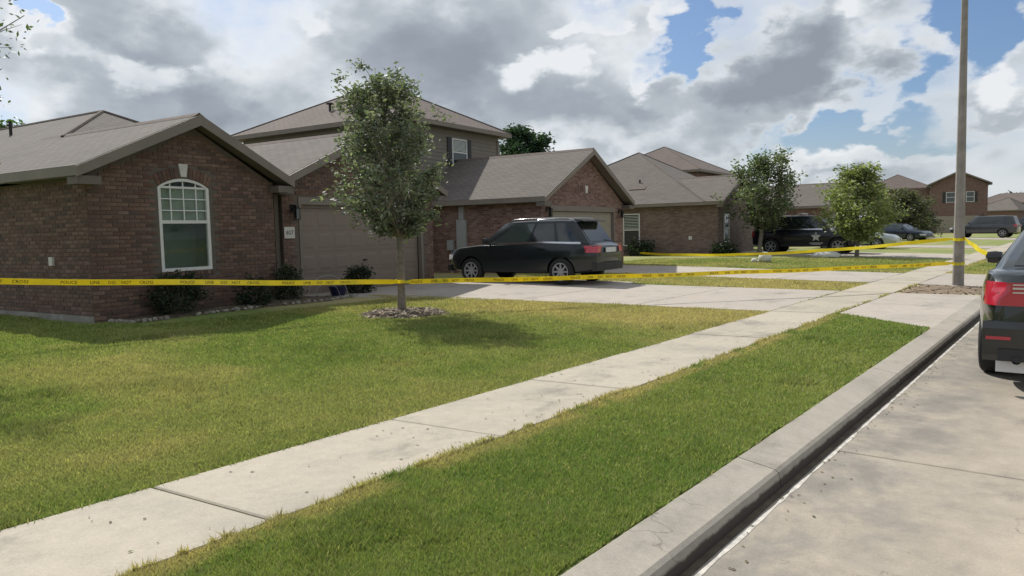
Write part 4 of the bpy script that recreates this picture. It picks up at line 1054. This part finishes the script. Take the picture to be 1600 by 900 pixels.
# garden things by the bed
hoop = empty('garden_hoop', (-13.45, 10.35, .25), rad(80), 'thin pale wire hoop standing at the end of the flower bed', 'garden ornament')
MB().tube([(-.5 * cos(a), 0, .52 * sin(a)) for a in np.linspace(0, pi, 16)], .007, 5).build('hoop', M_utility, hoop, smooth=True)
MB().tube([(-.32 * cos(a), .05, .34 * sin(a)) for a in np.linspace(0, pi, 14)], .006, 5).build('inner_hoop', M_utility, hoop, smooth=True)
pot = empty('planter', (-13.6, 10.75, .25), 0, 'low dark blue planter between the wire hoop and the round bush', 'planter')
MB().lathe([(.14, 0), (.2, .2), (.215, .22), (.215, .24), (.18, .24), (.17, .2)], 18).build('pot', M_blue, pot, smooth=40)
MB().lathe([(.168, .19), (.05, .215)], 14).build('soil', M_dirt, pot)
orn = empty('lawn_ornament', (-10.1, 28.8, .21), rad(-20), 'small round white ornament on the lawn in front of the third house', 'lawn ornament')
MB().lathe([(.03, 0), (.2, .06), (.27, .2), (.22, .34), (.1, .42), (.02, .43)], 14, fn=lambda v: v + Vector((.02 * v.z, .1 * v.z * v.z, 0))).build('body', M_stonewhite, orn, smooth=True)
MB().lathe([(.02, -.02), (.11, .03), (.13, .11), (.08, .17), (.01, .18)], 12, fn=lambda v: v + Vector((-.43, -.1, .0))).build('head', M_stonewhite, orn, smooth=True)
MB().lathe([(.05, -.02), (.05, .03), (.03, .05)], 10, fn=lambda v: v + Vector((-.25, -.06, .05))).build('neck', M_stonewhite, orn, smooth=True)
bag = empty('white_bag', (-9.3, 34.2, .2), 0, 'crumpled white sack lying on the grass under the yellow-green tree', 'sack')
b_m = MB(); rr_ = random.Random(4); pts_ = []
for j, (q, z) in enumerate(((.55, 0), (.62, .1), (.42, .22), (.12, .27))):
    for k in range(12): a = k / 12 * 6.283; pts_.append((cos(a) * q * (.85 + .3 * rr_.random()), sin(a) * q * .6 * (.85 + .3 * rr_.random()), z + .04 * rr_.random()))
b_m.add(pts_, [tuple(range(36, 48))] + [(j * 12 + k, j * 12 + (k + 1) % 12, j * 12 + 12 + (k + 1) % 12, j * 12 + 12 + k) for j in range(3) for k in range(12)]).build('sack_body', M_stonewhite, bag, smooth=True)
cv = MB().lathe([(.16, -.02), (.16, .008), (.14, .014), (.02, .016)], 16); cvo = cv.build('valve_cover', M_utility, None); cvo.location = (-8.2, 5.45, .16)
tag(cvo, 'round grey valve cover sunk in the middle of the front lawn', 'valve cover')

# ------------------------------------------------------------------ vehicles
def prof_at(pr, x): return float(np.interp(x, [p[0] for p in pr], [p[1] for p in pr]))
def car(name, label, loc, yaw, sp, paint, group=None, cat='car', detail=True):
    root = empty(name, loc, yaw, label, cat, group)
    L_, W_ = sp['L'], sp['W']; hl = L_ / 2; zb = sp['zb']; belt = sp['belt']
    def hw(x): return W_ / 2 * (1 - .20 * abs(x / hl) ** 7 - .03 * abs(x / hl) ** 2)
    def zbot(x): return zb + .10 * max(0, (abs(x) - hl + .75) / .75) ** 2
    def ring(x):
        w = hw(x); zt = prof_at(belt, x); z0 = zbot(x); h = zt - z0
        return [(0, z0), (w * .80, z0), (w * .955, z0 + .05), (w * .975, z0 + h * .25), (w * 1.0, z0 + h * .48), (w * 1.0, z0 + h * .66), (w * .975, z0 + h * .84), (w * .935, zt - .025), (w * .86, zt), (w * .55, zt + .015), (0, zt + .025)]
    def side_y(x, z):
        r_ = ring(x)[2:9]; return float(np.interp(z, [p[1] for p in r_], [p[0] for p in r_]))
    xs = list(np.linspace(-hl + .03, hl - .03, 41)); mb = MB(); vs = []; nr = len(ring(0)); full = 2 * nr - 2
    def full_ring(x, sc=1.0, dx=0):
        r_ = ring(x); zc = (r_[0][1] + r_[-1][1]) / 2
        pts = [(x + dx, y * sc, zc + (z - zc) * sc) for y, z in r_]
        return pts + [(x + dx, -y * sc, zc + (z - zc) * sc) for y, z in r_[-2:0:-1]]
    rings = [full_ring(xs[0], .90, -.03)] + [full_ring(xs[0], .97, -.018)] + [full_ring(x) for x in xs] + [full_ring(xs[-1], .97, .018), full_ring(xs[-1], .88, .03)]
    for r_ in rings: vs += r_
    fs = [(i * full + k, i * full + (k + 1) % full, (i + 1) * full + (k + 1) % full, (i + 1) * full + k) for i in range(len(rings) - 1) for k in range(full)]
    fs += [tuple(range(full))[::-1], tuple(range((len(rings) - 1) * full, len(rings) * full))]
    body = mb.add(vs, fs).build('body', paint, root)
    R = sp['R']; dg = None
    cut = MB()
    for wx in sp['wheels']:
        for s_ in (1, -1):
            y0, y1 = (W_ / 2 - .32, W_ / 2 + .2) if s_ > 0 else (-W_ / 2 - .2, -W_ / 2 + .32)
            n = 28; v0 = len(cut.v)
            cut.add([(wx + cos(2 * pi * k / n) * R * 1.15, y, R + sin(2 * pi * k / n) * R * 1.15) for y in (y0, y1) for k in range(n)],
                    [tuple(range(n)), tuple(range(n, 2 * n))] + [(k, (k + 1) % n, n + (k + 1) % n, n + k) for k in range(n)])
    c = cut.build('cutter', None, root); md = body.modifiers.new('b', 'BOOLEAN'); md.operation = 'DIFFERENCE'; md.object = c; md.solver = 'EXACT'
    bpy.context.view_layer.update(); dg = bpy.context.evaluated_depsgraph_get()
    nm = bpy.data.meshes.new_from_object(body.evaluated_get(dg)); body.modifiers.clear(); body.data = nm; bpy.data.objects.remove(c)
    nm.polygons.foreach_set('use_smooth', [True] * len(nm.polygons)); nm.set_sharp_from_angle(angle=rad(32))
    # greenhouse
    g = sp['cab']; zr = g['zr']; wr = g['wr']; b0, b1, r0, r1 = g['b0'], g['b1'], g['r0'], g['r1']
    zbl = lambda x: prof_at(belt, x) - .01
    def cabpt(fx, side, t):
        xb = b0 + (b1 - b0) * fx; xr = r0 + (r1 - r0) * fx
        x = xb + (xr - xb) * t; wb = hw(xb) * .905; e = 1 - .10 * abs(2 * fx - 1) ** 6
        y = (wb + (wr - wb) * t ** 1.15) * e; z = zbl(xb) + (zr - zbl(xb)) * t - .035 * abs(2 * fx - 1) ** 4 * t
        return Vector((x, side * y, z))
    vs = []; NX = 14; T = (0, .3, .6, .85, .95)
    lv = []
    for t_ in T:
        row = [cabpt(i / NX, 1, t_) for i in range(NX + 1)] + [cabpt(i / NX, -1, t_) for i in range(NX, -1, -1)]; lv.append(row)
    top = []
    for r_, sc in ((1.0, .955), (1.0, .86), (1.0, .55)):
        row = []
        for side, rng_ in ((1, range(NX + 1)), (-1, range(NX, -1, -1))):
            for i in rng_:
                p = cabpt(i / NX, side, 1.0); cx = (r0 + r1) / 2; row.append(Vector((cx + (p.x - cx) * (1 - (1 - sc) * .5), p.y * sc, p.z - .012 + .05 * (1 - sc))))
        lv.append(row)
    n = len(lv[0]); vs = [p for row in lv for p in row]
    fs = [(j * n + k, j * n + (k + 1) % n, (j + 1) * n + (k + 1) % n, (j + 1) * n + k) for j in range(len(lv) - 1) for k in range(n)]
    fs.append(tuple(range((len(lv) - 1) * n, len(lv) * n)))
    MB().add(vs, fs).build('cabin', paint, root, smooth=38)
    def cab_strip(fa, fb, ta, tb, side, out, nx=6, tf=None):
        P = []
        for j in range(4):
            for i in range(nx + 1):
                fx = fa + (fb - fa) * i / nx; t_ = ta + (tb - ta) * j / 3
                if tf: fx, t_ = tf(i / nx, j / 3)
                p = cabpt(fx, side, t_); p.y += side * out; P.append(p)
        F_ = [(j * (nx + 1) + i, j * (nx + 1) + i + 1, (j + 1) * (nx + 1) + i + 1, (j + 1) * (nx + 1) + i) for j in range(3) for i in range(nx)]
        return P, F_
    for side in (1, -1):
        for (fa, fb, sl0, sl1) in sp['win']:
            def tf(u, v, fa=fa, fb=fb, sl0=sl0, sl1=sl1):
                a = fa + sl0 * v; b_ = fb + sl1 * v; return a + (b_ - a) * u, .06 + .80 * v
            P, F_ = cab_strip(0, 1, 0, 1, side, .006, 6, tf); MB().add(P, F_).build('side_window', M_clearcarglass if (fb > .8 and sp.get('frontclear')) else M_carglass, root, smooth=True)
        if sp.get('trim'):
            P, F_ = cab_strip(0, 1, 0, 1, side, .010, 14, lambda u, v: (sp['trim'][0] + (sp['trim'][1] - sp['trim'][0]) * u, .0 + .08 * v)); MB().add(P, F_).build('window_trim', M_chrome, root)
    def endglass(fx, name, out, yy, t0, t1, m):
        P = []
        for j in range(5):
            for i in range(9):
                t_ = t0 + (t1 - t0) * j / 4; a = cabpt(fx, 1, t_); u = (i / 8 - .5) * 2 * yy; bow = .06 * (1 - u * u / (yy * yy)) if out else 0
                P.append((a.x + (out) + (.0), a.y * u, a.z + .002))
        return MB().add(P, [(j * 9 + i, j * 9 + i + 1, j * 9 + 10 + i, j * 9 + 9 + i) for j in range(4) for i in range(8)]).build(name, m, root, smooth=True)
    endglass(1, 'windscreen', .008, .90, .07, .93, sp.get('glass', M_carglass)); rg = endglass(0, 'rear_window', -.008, .88, .10, .92, sp.get('glass', M_carglass))
    # wheels
    w_me = None
    yrot = lambda v: Vector((v.x, v.z, v.y))
    tyre = MB().lathe([(R * .62, -.11), (R * .9, -.115), (R * .985, -.09), (R, -.05), (R, .05), (R * .985, .09), (R * .9, .115), (R * .62, .11)], 26, fn=yrot, cap=False).mesh('wheel', M_tire, smooth=50)
    rm = MB(); rm.lathe([(R * .66, .06), (R * .66, .112), (R * .60, .114), (R * .58, .07)], 24, fn=yrot, cap=False)
    for k in range(sp.get('spokes', 7)):
        a = 2 * pi * k / sp.get('spokes', 7); ca, sa = cos(a), sin(a)
        f = lambda r_, s_, y: (ca * r_ - sa * s_, y, sa * r_ + ca * s_)
        rm.add([f(.04, -.03, .085), f(R * .62, -.018, .10), f(R * .62, .018, .10), f(.04, .03, .085), f(.04, -.03, .05), f(R * .62, -.018, .07), f(R * .62, .018, .07), f(.04, .03, .05)], [(0, 1, 2, 3), (0, 4, 5, 1), (1, 5, 6, 2), (2, 6, 7, 3)])
    rm.lathe([(.065, .05), (.06, .10), (.02, .105)], 12, fn=yrot); rim = rm.mesh('rim', M_rim)
    hub = MB().lathe([(R * .6, .03), (R * .1, .032)], 20, fn=yrot).mesh('brake_disc', M_plastic)
    for wx in sp['wheels']:
        for s_ in (1, -1):
            w_ = mobj('wheel', tyre, root, (wx, s_ * (W_ / 2 - .125), R), (0, 0, 0 if s_ > 0 else pi))
            mobj('rim', rim, w_); mobj('brake_disc', hub, w_)
    # seams, handles, mirrors, sills
    if detail:
        for side in (1, -1):
            for x0, x1 in sp['doors']:
                sm = MB()
                for xx in (x0, x1):
                    zz = np.linspace(zb + .12, prof_at(belt, xx) - .02, 7)
                    P = [(xx + dx, side * (side_y(xx, z) + .0015), z) for z in zz for dx in (-.004, .004)]
                    sm.add(P, [(2 * i, 2 * i + 1, 2 * i + 3, 2 * i + 2) for i in range(6)])
                xx = np.linspace(x0, x1, 6); P = [(x, side * (side_y(x, zb + .12 + dz) + .0015), zb + .12 + dz) for x in xx for dz in (-.004, .004)]
                sm.add(P, [(2 * i, 2 * i + 1, 2 * i + 3, 2 * i + 2) for i in range(5)])
                sm.build('door_seam', M_plastic, root)
                zz = prof_at(belt, x0) - .17; y = side_y(x0 + .15, zz)
                MB().box(x0 + .05, x0 + .25, side * (y + .01) if side > 0 else -(y + .035), side * (y + .035) if side > 0 else -(y + .01), zz, zz + .03).build('door_handle', paint, root)
            mx = sp['mirror']; zz = prof_at(belt, mx) + .06; y = hw(mx) * .93
            m_ = MB(); m_.tube([(mx, side * (y - .05), zz - .05), (mx, side * (y + .08), zz)], .025, 6)
            m_.lathe([(.02, -.10), (.075, -.075), (.085, .0), (.075, .085), (.02, .11)], 10, fn=lambda v: Vector((mx + v.x * .75 + .02, side * (y + .15) + v.z, zz + .045 + v.y * .95)))
            m_.build('wing_mirror', paint if sp.get('mirrorpaint') else M_plastic, root, smooth=40)
            sl = MB(); xa, xb = sp['wheels'][1] + R * 1.25, sp['wheels'][0] - R * 1.25; xx = np.linspace(xa, xb, 8)
            P = [(x, side * (side_y(x, z) + .006), z) for x in xx for z in (zb + .03, zb + .10)]; sl.add(P, [(2 * i, 2 * i + 1, 2 * i + 3, 2 * i + 2) for i in range(7)]); sl.build('sill', M_plastic, root)
    root['_'] = 0; del root['_']
    return root, side_y, hw, cabpt, rg, ring

def lens_patch(side_y, hw, hl, side, xr, z0, z1, wrap, m, root, name='tail_lamp', rear=True):
    """lamp wrapping from the flank round onto the end face, slightly proud"""
    s_ = -1 if rear else 1; P = []; xs = list(np.linspace(hl - xr, hl - .035, 6))
    for z in np.linspace(z0, z1, 4):
        tt = (z - z0) / (z1 - z0)
        for i, x in enumerate(xs): xx = x + (xr * .35 * (1 - tt) if i == 0 else 0); P.append((s_ * xx, side * (side_y(s_ * xx, z) + .016), z))
        y = side_y(s_ * (hl - .035), z)
        for q in (.985, .93, .93 - wrap / 2, .93 - wrap): P.append((s_ * (hl + .018), side * y * q, z))
    n = len(xs) + 4
    return MB().add(P, [(j * n + i, j * n + i + 1, (j + 1) * n + i + 1, (j + 1) * n + i) for j in range(3) for i in range(n - 1)]).build(name, m, root, smooth=True)

# dark green estate on the first driveway, nose towards the houses
X5 = dict(L=4.75, W=1.88, zb=.30, R=.355, wheels=(1.47, -1.42), belt=[(-2.38, .98), (-2.2, 1.07), (-1.0, 1.10), (.9, 1.07), (1.25, 1.06), (1.9, 1.00), (2.25, .92), (2.38, .80)],
          cab=dict(b0=-2.16, b1=1.22, r0=-1.72, r1=.42, zr=1.70, wr=.66), win=[(.07, .235, .06, .02), (.27, .50, .01, .0), (.53, .90, .0, -.10)], doors=[(-1.0, -.02), (0.0, 1.02)], mirror=.85, trim=(.06, .95), frontclear=1, spokes=8)
suv, sy, hw_, cp, rg_, rng_ = car('parked_suv', 'dark green estate car with roof rails on the first driveway', (-12.25, 16.45, .235), rad(180 + 4), X5, M_green, 'vehicles along the street', 'SUV')
for s_ in (1, -1):
    lens_patch(sy, hw_, 2.375, s_, .32, .84, 1.02, .22, M_red, suv)
    lens_patch(sy, hw_, 2.375, s_, .22, .66, .80, .35, M_lampclear, suv, 'headlight', rear=False)
    rl = MB(); rl.tube([cp(f, s_, .985) + Vector((0, -s_ * .04, .055 if .08 < f < .9 else .0)) for f in (.03, .10, .3, .5, .7, .88, .96)], .014, 6); rl.build('roof_rail', M_chrome, suv, smooth=True)
MB().box(-2.425, -2.400, -.27, .27, .84, .96).build('number_plate', M_plate, suv)
MB().prism([(-2.30, .84), (-2.40, .72), (-2.425, .3), (-2.425, -.3), (-2.40, -.72), (-2.30, -.84)], .20, lambda a, b_, t_: (a, b_, .38 + t_)).build('rear_bumper', M_plastic, suv); MB().box(2.28, 2.40, -.78, .78, .34, .52).build('front_bumper', M_plastic, suv)
sp_ = MB(); sp_.prism([(-1.98, 1.655), (-1.70, 1.70), (-1.70, 1.665), (-1.95, 1.635)], 1.24, lambda a, b_, t_: (a, -.62 + t_, b_)); sp_.build('rear_spoiler', M_green, suv)
MB().box(2.39, 2.42, -.30, -.02, .62, .78).box(2.39, 2.42, .02, .30, .62, .78).build('grille', M_chrome, suv)
MB().tube([(-2.40, -.25, 1.10), (-2.37, .3, 1.16)], .012, 6).build('rear_wiper', M_plastic, suv)

# marked police saloon, right edge, tail towards the camera
PC = dict(L=5.15, W=1.93, zb=.24, R=.345, wheels=(1.52, -1.42), belt=[(-2.575, .84), (-2.5, 1.02), (-2.35, 1.09), (-1.7, 1.10), (-.5, 1.03), (.9, 1.0), (1.5, .93), (2.3, .78), (2.575, .62)],
          cab=dict(b0=-1.92, b1=1.28, r0=-.98, r1=.28, zr=1.53, wr=.60), win=[(.10, .24, .12, .02), (.27, .52, .03, .0), (.55, .90, .0, -.10)], doors=[(-1.05, -.05), (-.03, 1.05)], mirror=.82, glass=M_carglass, spokes=5, mirrorpaint=True)
pol, sy, hw_, cp, rg_, rng_ = car('police_car', 'black police saloon parked at the kerb, cut off by the right edge', (.015, 10.95, 0), rad(90), PC, M_black, 'vehicles along the street', 'police car')
for s_ in (1, -1):
    lens_patch(sy, hw_, 2.575, s_, .30, .80, 1.01, .27, M_red, pol)
    lens_patch(sy, hw_, 2.575, s_, .35, .58, .70, .4, M_lampclear, pol, 'headlight', rear=False)
bp = MB()
bpx = [(-2.60, .30), (-2.655, .36), (-2.66, .60), (-2.62, .66), (-2.55, .66), (-2.55, .30)]
bp.prism(bpx, 1.66, lambda a, b_, t_: (a, -.83 + t_, b_)); bp.build('rear_bumper', M_black, pol)
MB().box(-2.675, -2.655, -.70, .70, .31, .42).build('bumper_skirt', M_plastic, pol)
MB().box(-2.672, -2.662, .60, .80, .50, .53).box(-2.672, -2.662, -.80, -.60, .50, .53).build('reflector', M_red, pol)
npz = MB().box(-2.685, -2.665, -.26, .26, .36, .50); 
nf = MB().box(-2.60, -2.58, .40, .72, .20, .32).build('tow_plate', M_plate, pol)
for k in range(3):
    z = .915 + k * .035; MB().box(-2.603, -2.588, -.60, .60, z, z + (.012 if k != 1 else .018)).build('deck_stripe', M_chrome, pol)
MB().box(-2.598, -2.585, -.26, .26, .73, .86).build('number_plate', M_plate, pol)
for s_ in (.55, -.55): MB().tube([(-2.68, s_, .325), (-2.4, s_, .325)], .04, 12, cap=False).build('exhaust', M_darkmetal, pol, smooth=40)
ant = MB().tube([(-1.75, 0, 1.10), (-1.78, 0, 1.6)], [.008, .003], 6).build('aerial', M_plastic, pol)
lb = MB().box(-.62, -.34, -.55, .55, 1.56, 1.585); lbo = lb.build('light_bar', M_plastic, pol)
pol.scale = (1, 1.0, 1.055)
# white strips that paint reflections onto the rear window
for (y0, y1, t0, t1) in ((.42, .66, .40, .52), (.50, .74, .18, .26), (.44, .6, .28, .33)):
    P = []
    for t_ in (t0, t1):
        for u in (y0, y1): a = cp(0, 1, t_ + (u - y0) * .3); P.append((a.x - .014, a.y * u, a.z + .002))
    MB().add(P, [(0, 1, 3, 2)]).build('painted_reflection', M_plate, pol)

TR = dict(L=5.15, W=2.02, zb=.38, R=.40, wheels=(1.62, -1.58), belt=[(-2.575, 1.10), (-2.5, 1.22), (-1.0, 1.24), (.9, 1.22), (1.2, 1.19), (2.2, 1.10), (2.575, .95)],
          cab=dict(b0=-2.48, b1=1.30, r0=-2.25, r1=.62, zr=1.93, wr=.74), win=[(.03, .24, .02, .0), (.28, .50, .02, .0), (.53, .90, .0, -.07)], doors=[(-1.0, .02), (.05, 1.05)], mirror=.95, trim=(.26, .92), glass=M_carglass, spokes=6)
tru, sy, hw_, cp, rg_, rng_ = car('parked_police_suv', 'navy police utility vehicle with white star on its door, side-on behind the tree', (-11.35, 38.6, .21), rad(2), TR, M_navy, 'vehicles along the street', 'SUV')
for s_ in (1, -1):
    lens_patch(sy, hw_, 2.575, s_, .15, .9, 1.2, .15, M_red, tru); lens_patch(sy, hw_, 2.575, s_, .3, .85, 1.0, .35, M_lampclear, tru, 'headlight', rear=False)
st = []
for k in range(10): a = pi / 2 + k * pi / 5; r_ = .25 if k % 2 == 0 else .115; st.append((.62 + r_ * cos(a), .86 + r_ * sin(a)))
for s_ in (-1,): MB().add([(x, s_ * (sy(x, z) + .006), z) for x, z in st] + [(.62, s_ * (sy(.62, .86) + .006), .86)], [(k, (k + 1) % 10, 10) for k in range(10)]).build('door_star', M_plate, tru)
for k, (a, b_) in enumerate(((.32, .95), (.40, .85))):
    z = .54 - k * .07; MB().add([(x, -(sy(x, zz) + .006), zz) for x, zz in ((a, z), (b_, z), (b_, z + .035), (a, z + .035))], [(0, 1, 2, 3)]).build('door_lettering_band', M_plate, tru)
MB().box(-.35, -.15, -.55, .55, 2.0, 2.05).build('light_bar', M_plate, tru)
P, q = [], []
SD = dict(L=4.8, W=1.86, zb=.22, R=.33, wheels=(1.42, -1.38), belt=[(-2.4, .82), (-2.3, 1.0), (-1.6, 1.04), (-.5, 1.0), (.9, .96), (1.4, .9), (2.15, .78), (2.4, .6)],
          cab=dict(b0=-1.95, b1=1.25, r0=-1.1, r1=.3, zr=1.46, wr=.58), win=[(.10, .24, .10, .02), (.27, .52, .03, .0), (.55, .90, .0, -.10)], doors=[(-1.0, 0), (.02, 1.0)], mirror=.8, spokes=7)
SV = dict(TR); SV['trim'] = None
def plain(spec, name, label, loc, yaw, paint, cat='car'):
    c, sy, hw_, cp, rg_, rng_ = car(name, label, loc, yaw, spec, paint, 'vehicles along the street', cat, True)
    hl = spec['L'] / 2; zt = prof_at(spec['belt'], -hl + .1)
    for s_ in (1, -1):
        lens_patch(sy, hw_, hl, s_, .25, zt - .26, zt - .07, .3, M_red, c); zf = prof_at(spec['belt'], hl - .1); lens_patch(sy, hw_, hl, s_, .3, zf - .2, zf - .08, .35, M_lampclear, c, 'headlight', rear=False)
    MB().box(-hl - .03, -hl - .012, -.26, .26, zt - .42, zt - .29).build('number_plate', M_plate, c)
    return c
plain(SD, 'parked_car', 'silver saloon showing its nose just right of the yellow-green tree', (-11.1, 46.6, .2), rad(0), M_silver)
plain(SD, 'parked_car', 'dark car half hidden beside the olive tree, further down the row', (-12.4, 66.5, .18), rad(-20), M_bluecar)
plain(SV, 'parked_suv', 'dark grey utility vehicle by the two-storey red brick house', (-7.7, 78.3, .18), rad(172), M_grey, 'SUV')
plain(SV, 'parked_suv', 'dark utility vehicle beyond the police car roof, farthest of the parked ones', (-5.6, 100.5, .1), rad(170), M_bluecar, 'SUV')
plain(SD, 'parked_car', 'silver car at the far end of the street, smallest in view', (-9.0, 118, .1), rad(175), M_silver)

# ------------------------------------------------------------------ barrier tape
def tape(label, A, B, sag, seed, words='POLICE LINE DO NOT CROSS', face=1, letters=True, knot=True):
    A, B = Vector(A), Vector(B); root = empty('barrier_tape', A, 0, label, 'barrier tape', 'yellow barrier tapes')
    L_ = (B - A).length; n = int(L_ / .12) + 2; Wt = .042; R_ = random.Random(seed); ph = R_.uniform(0, 6)
    hd = (B - A); hd.z = 0; hd.normalize(); side = Vector((hd.y, -hd.x, 0)) * face
    def at(s_): return A.lerp(B, s_) - Vector((0, 0, 4 * sag * s_ * (1 - s_))) + Vector((0, 0, .006 * sin(s_ * L_ * 2.1 + ph)))
    def roll(s_): return .18 * sin(s_ * L_ * .9 + ph) + .10 * sin(s_ * L_ * 2.7 + 1)
    vs = []
    for i in range(n):
        s_ = i / (n - 1); p = at(s_); r_ = roll(s_); up = Vector((0, 0, cos(r_))) + side * sin(r_); w_ = Wt * (1 if .01 < s_ < .99 else .55)
        nrm = side * cos(r_) - Vector((0, 0, sin(r_)))
        vs += [p + up * w_ - A + nrm * .0006, p - up * w_ - A + nrm * .0006, p - up * w_ - A - nrm * .0006, p + up * w_ - A - nrm * .0006]
    fs = [(4 * i + k, 4 * i + (k + 1) % 4, 4 * i + 4 + (k + 1) % 4, 4 * i + 4 + k) for i in range(n - 1) for k in range(4)] + [(0, 1, 2, 3), (4 * n - 1, 4 * n - 2, 4 * n - 3, 4 * n - 4)]
    MB().add(vs, fs).build('ribbon', M_tape, root, smooth=False)
    if letters:
        s_ = .15
        while s_ < L_ - 1.2:
            for wd in words.split():
                wl_ = len(wd) * .052; q = (s_ + wl_ / 2) / L_; p = at(q); r_ = roll(q)
                d = (at(min(1, q + .01)) - at(max(0, q - .01))).normalized(); nrm = side * cos(r_) - Vector((0, 0, sin(r_))); up = nrm.cross(d); 
                if up.z < 0: up = -up; d = -d
                M_ = Matrix((d, up, nrm)).transposed() if d.cross(up).dot(nrm) > 0 else Matrix((-d, up, nrm)).transposed()
                o = lettering(wd, .062, root, p - A - up * .022 + nrm * .004, (0, 0, 0)); o.rotation_euler = M_.to_euler()
                s_ += wl_ + .055
            s_ += .22
    return root
tape('yellow barrier tape running across the front lawn, left stretch up to the young oak trunk', (-11.65, 2.42, 1.22), (-9.72, 9.02, .80), .02, 1)
tape('lower yellow tape from the young oak to the street light, passing the green car', (-9.70, 9.04, .80), (-2.50, 19.66, .70), .04, 2)
tape('upper yellow tape from the second house corner to the street light', (-14.0, 25.85, .70), (-2.52, 19.82, 1.27), .20, 3, letters=False)
tape('short yellow tape slanting down from the street light to the police car mirror', (-2.33, 19.75, 1.27), (-1.02, 12.0, 1.12), .03, 4, letters=False)
wrap = empty('tape_knot', (-2.44, 19.77, 1.26), 0, 'yellow tape wound twice round the street light pole', 'barrier tape')
def coil(zz, m_r): return MB().add([(m_r * cos(a), m_r * sin(a), zz + dz + .02 * sin(a)) for dz in (-.035, .035) for a in np.linspace(0, 2 * pi, 17)[:-1]], [(k, (k + 1) % 16, 16 + (k + 1) % 16, 16 + k) for k in range(16)])
coil(0, .121).build('coil', M_tape, wrap); coil(-.56, .126).build('coil', M_tape, wrap)
tk_ = empty('tape_knot', (-9.83, 9.14, .98), 0, 'yellow tape looped once round the young oak trunk', 'barrier tape')
MB().add([(.10 * cos(a), .10 * sin(a), -.18 + dz) for dz in (-.03, .03) for a in np.linspace(0, 2 * pi, 13)[:-1]], [(k, (k + 1) % 12, 12 + (k + 1) % 12, 12 + k) for k in range(12)]).build('coil', M_tape, tk_)

# loose leaves and grit lying in the gutter and on the footpath
lt = MB(); rl_ = random.Random(12)
for _ in range(420):
    if rl_.random() < .55: y = rl_.uniform(1.5, 16); x = -1.44 + abs(rl_.gauss(0, .10)); z = .004
    else: y = rl_.uniform(1.5, 16); x = rl_.choice((rl_.gauss(WALK_OUT - .08, .10), rl_.uniform(WALK_IN, WALK_OUT))); z = .155
    if x > WALK_OUT - .01 and z > .1: continue
    s_ = rl_.uniform(.006, .018); a = rl_.uniform(0, 6.28); c_, d_ = cos(a) * s_, sin(a) * s_; cl = rl_.choice(((.12, .085, .05), (.20, .15, .09), (.07, .055, .04), (.16, .17, .07)))
    x = min(x, 99); lt.add([(x - c_, y - d_, z), (x + d_ * .5, y - c_ * .5, z + .004), (x + c_, y + d_, z), (x - d_ * .5, y + c_ * .5, z + .003)], [(0, 1, 2, 3)], cl)
lto = lt.build('leaf_litter', M_leaf); tag(lto, 'dry leaf scraps and grit scattered in the gutter and on the footpath', 'leaf litter', kind='stuff')
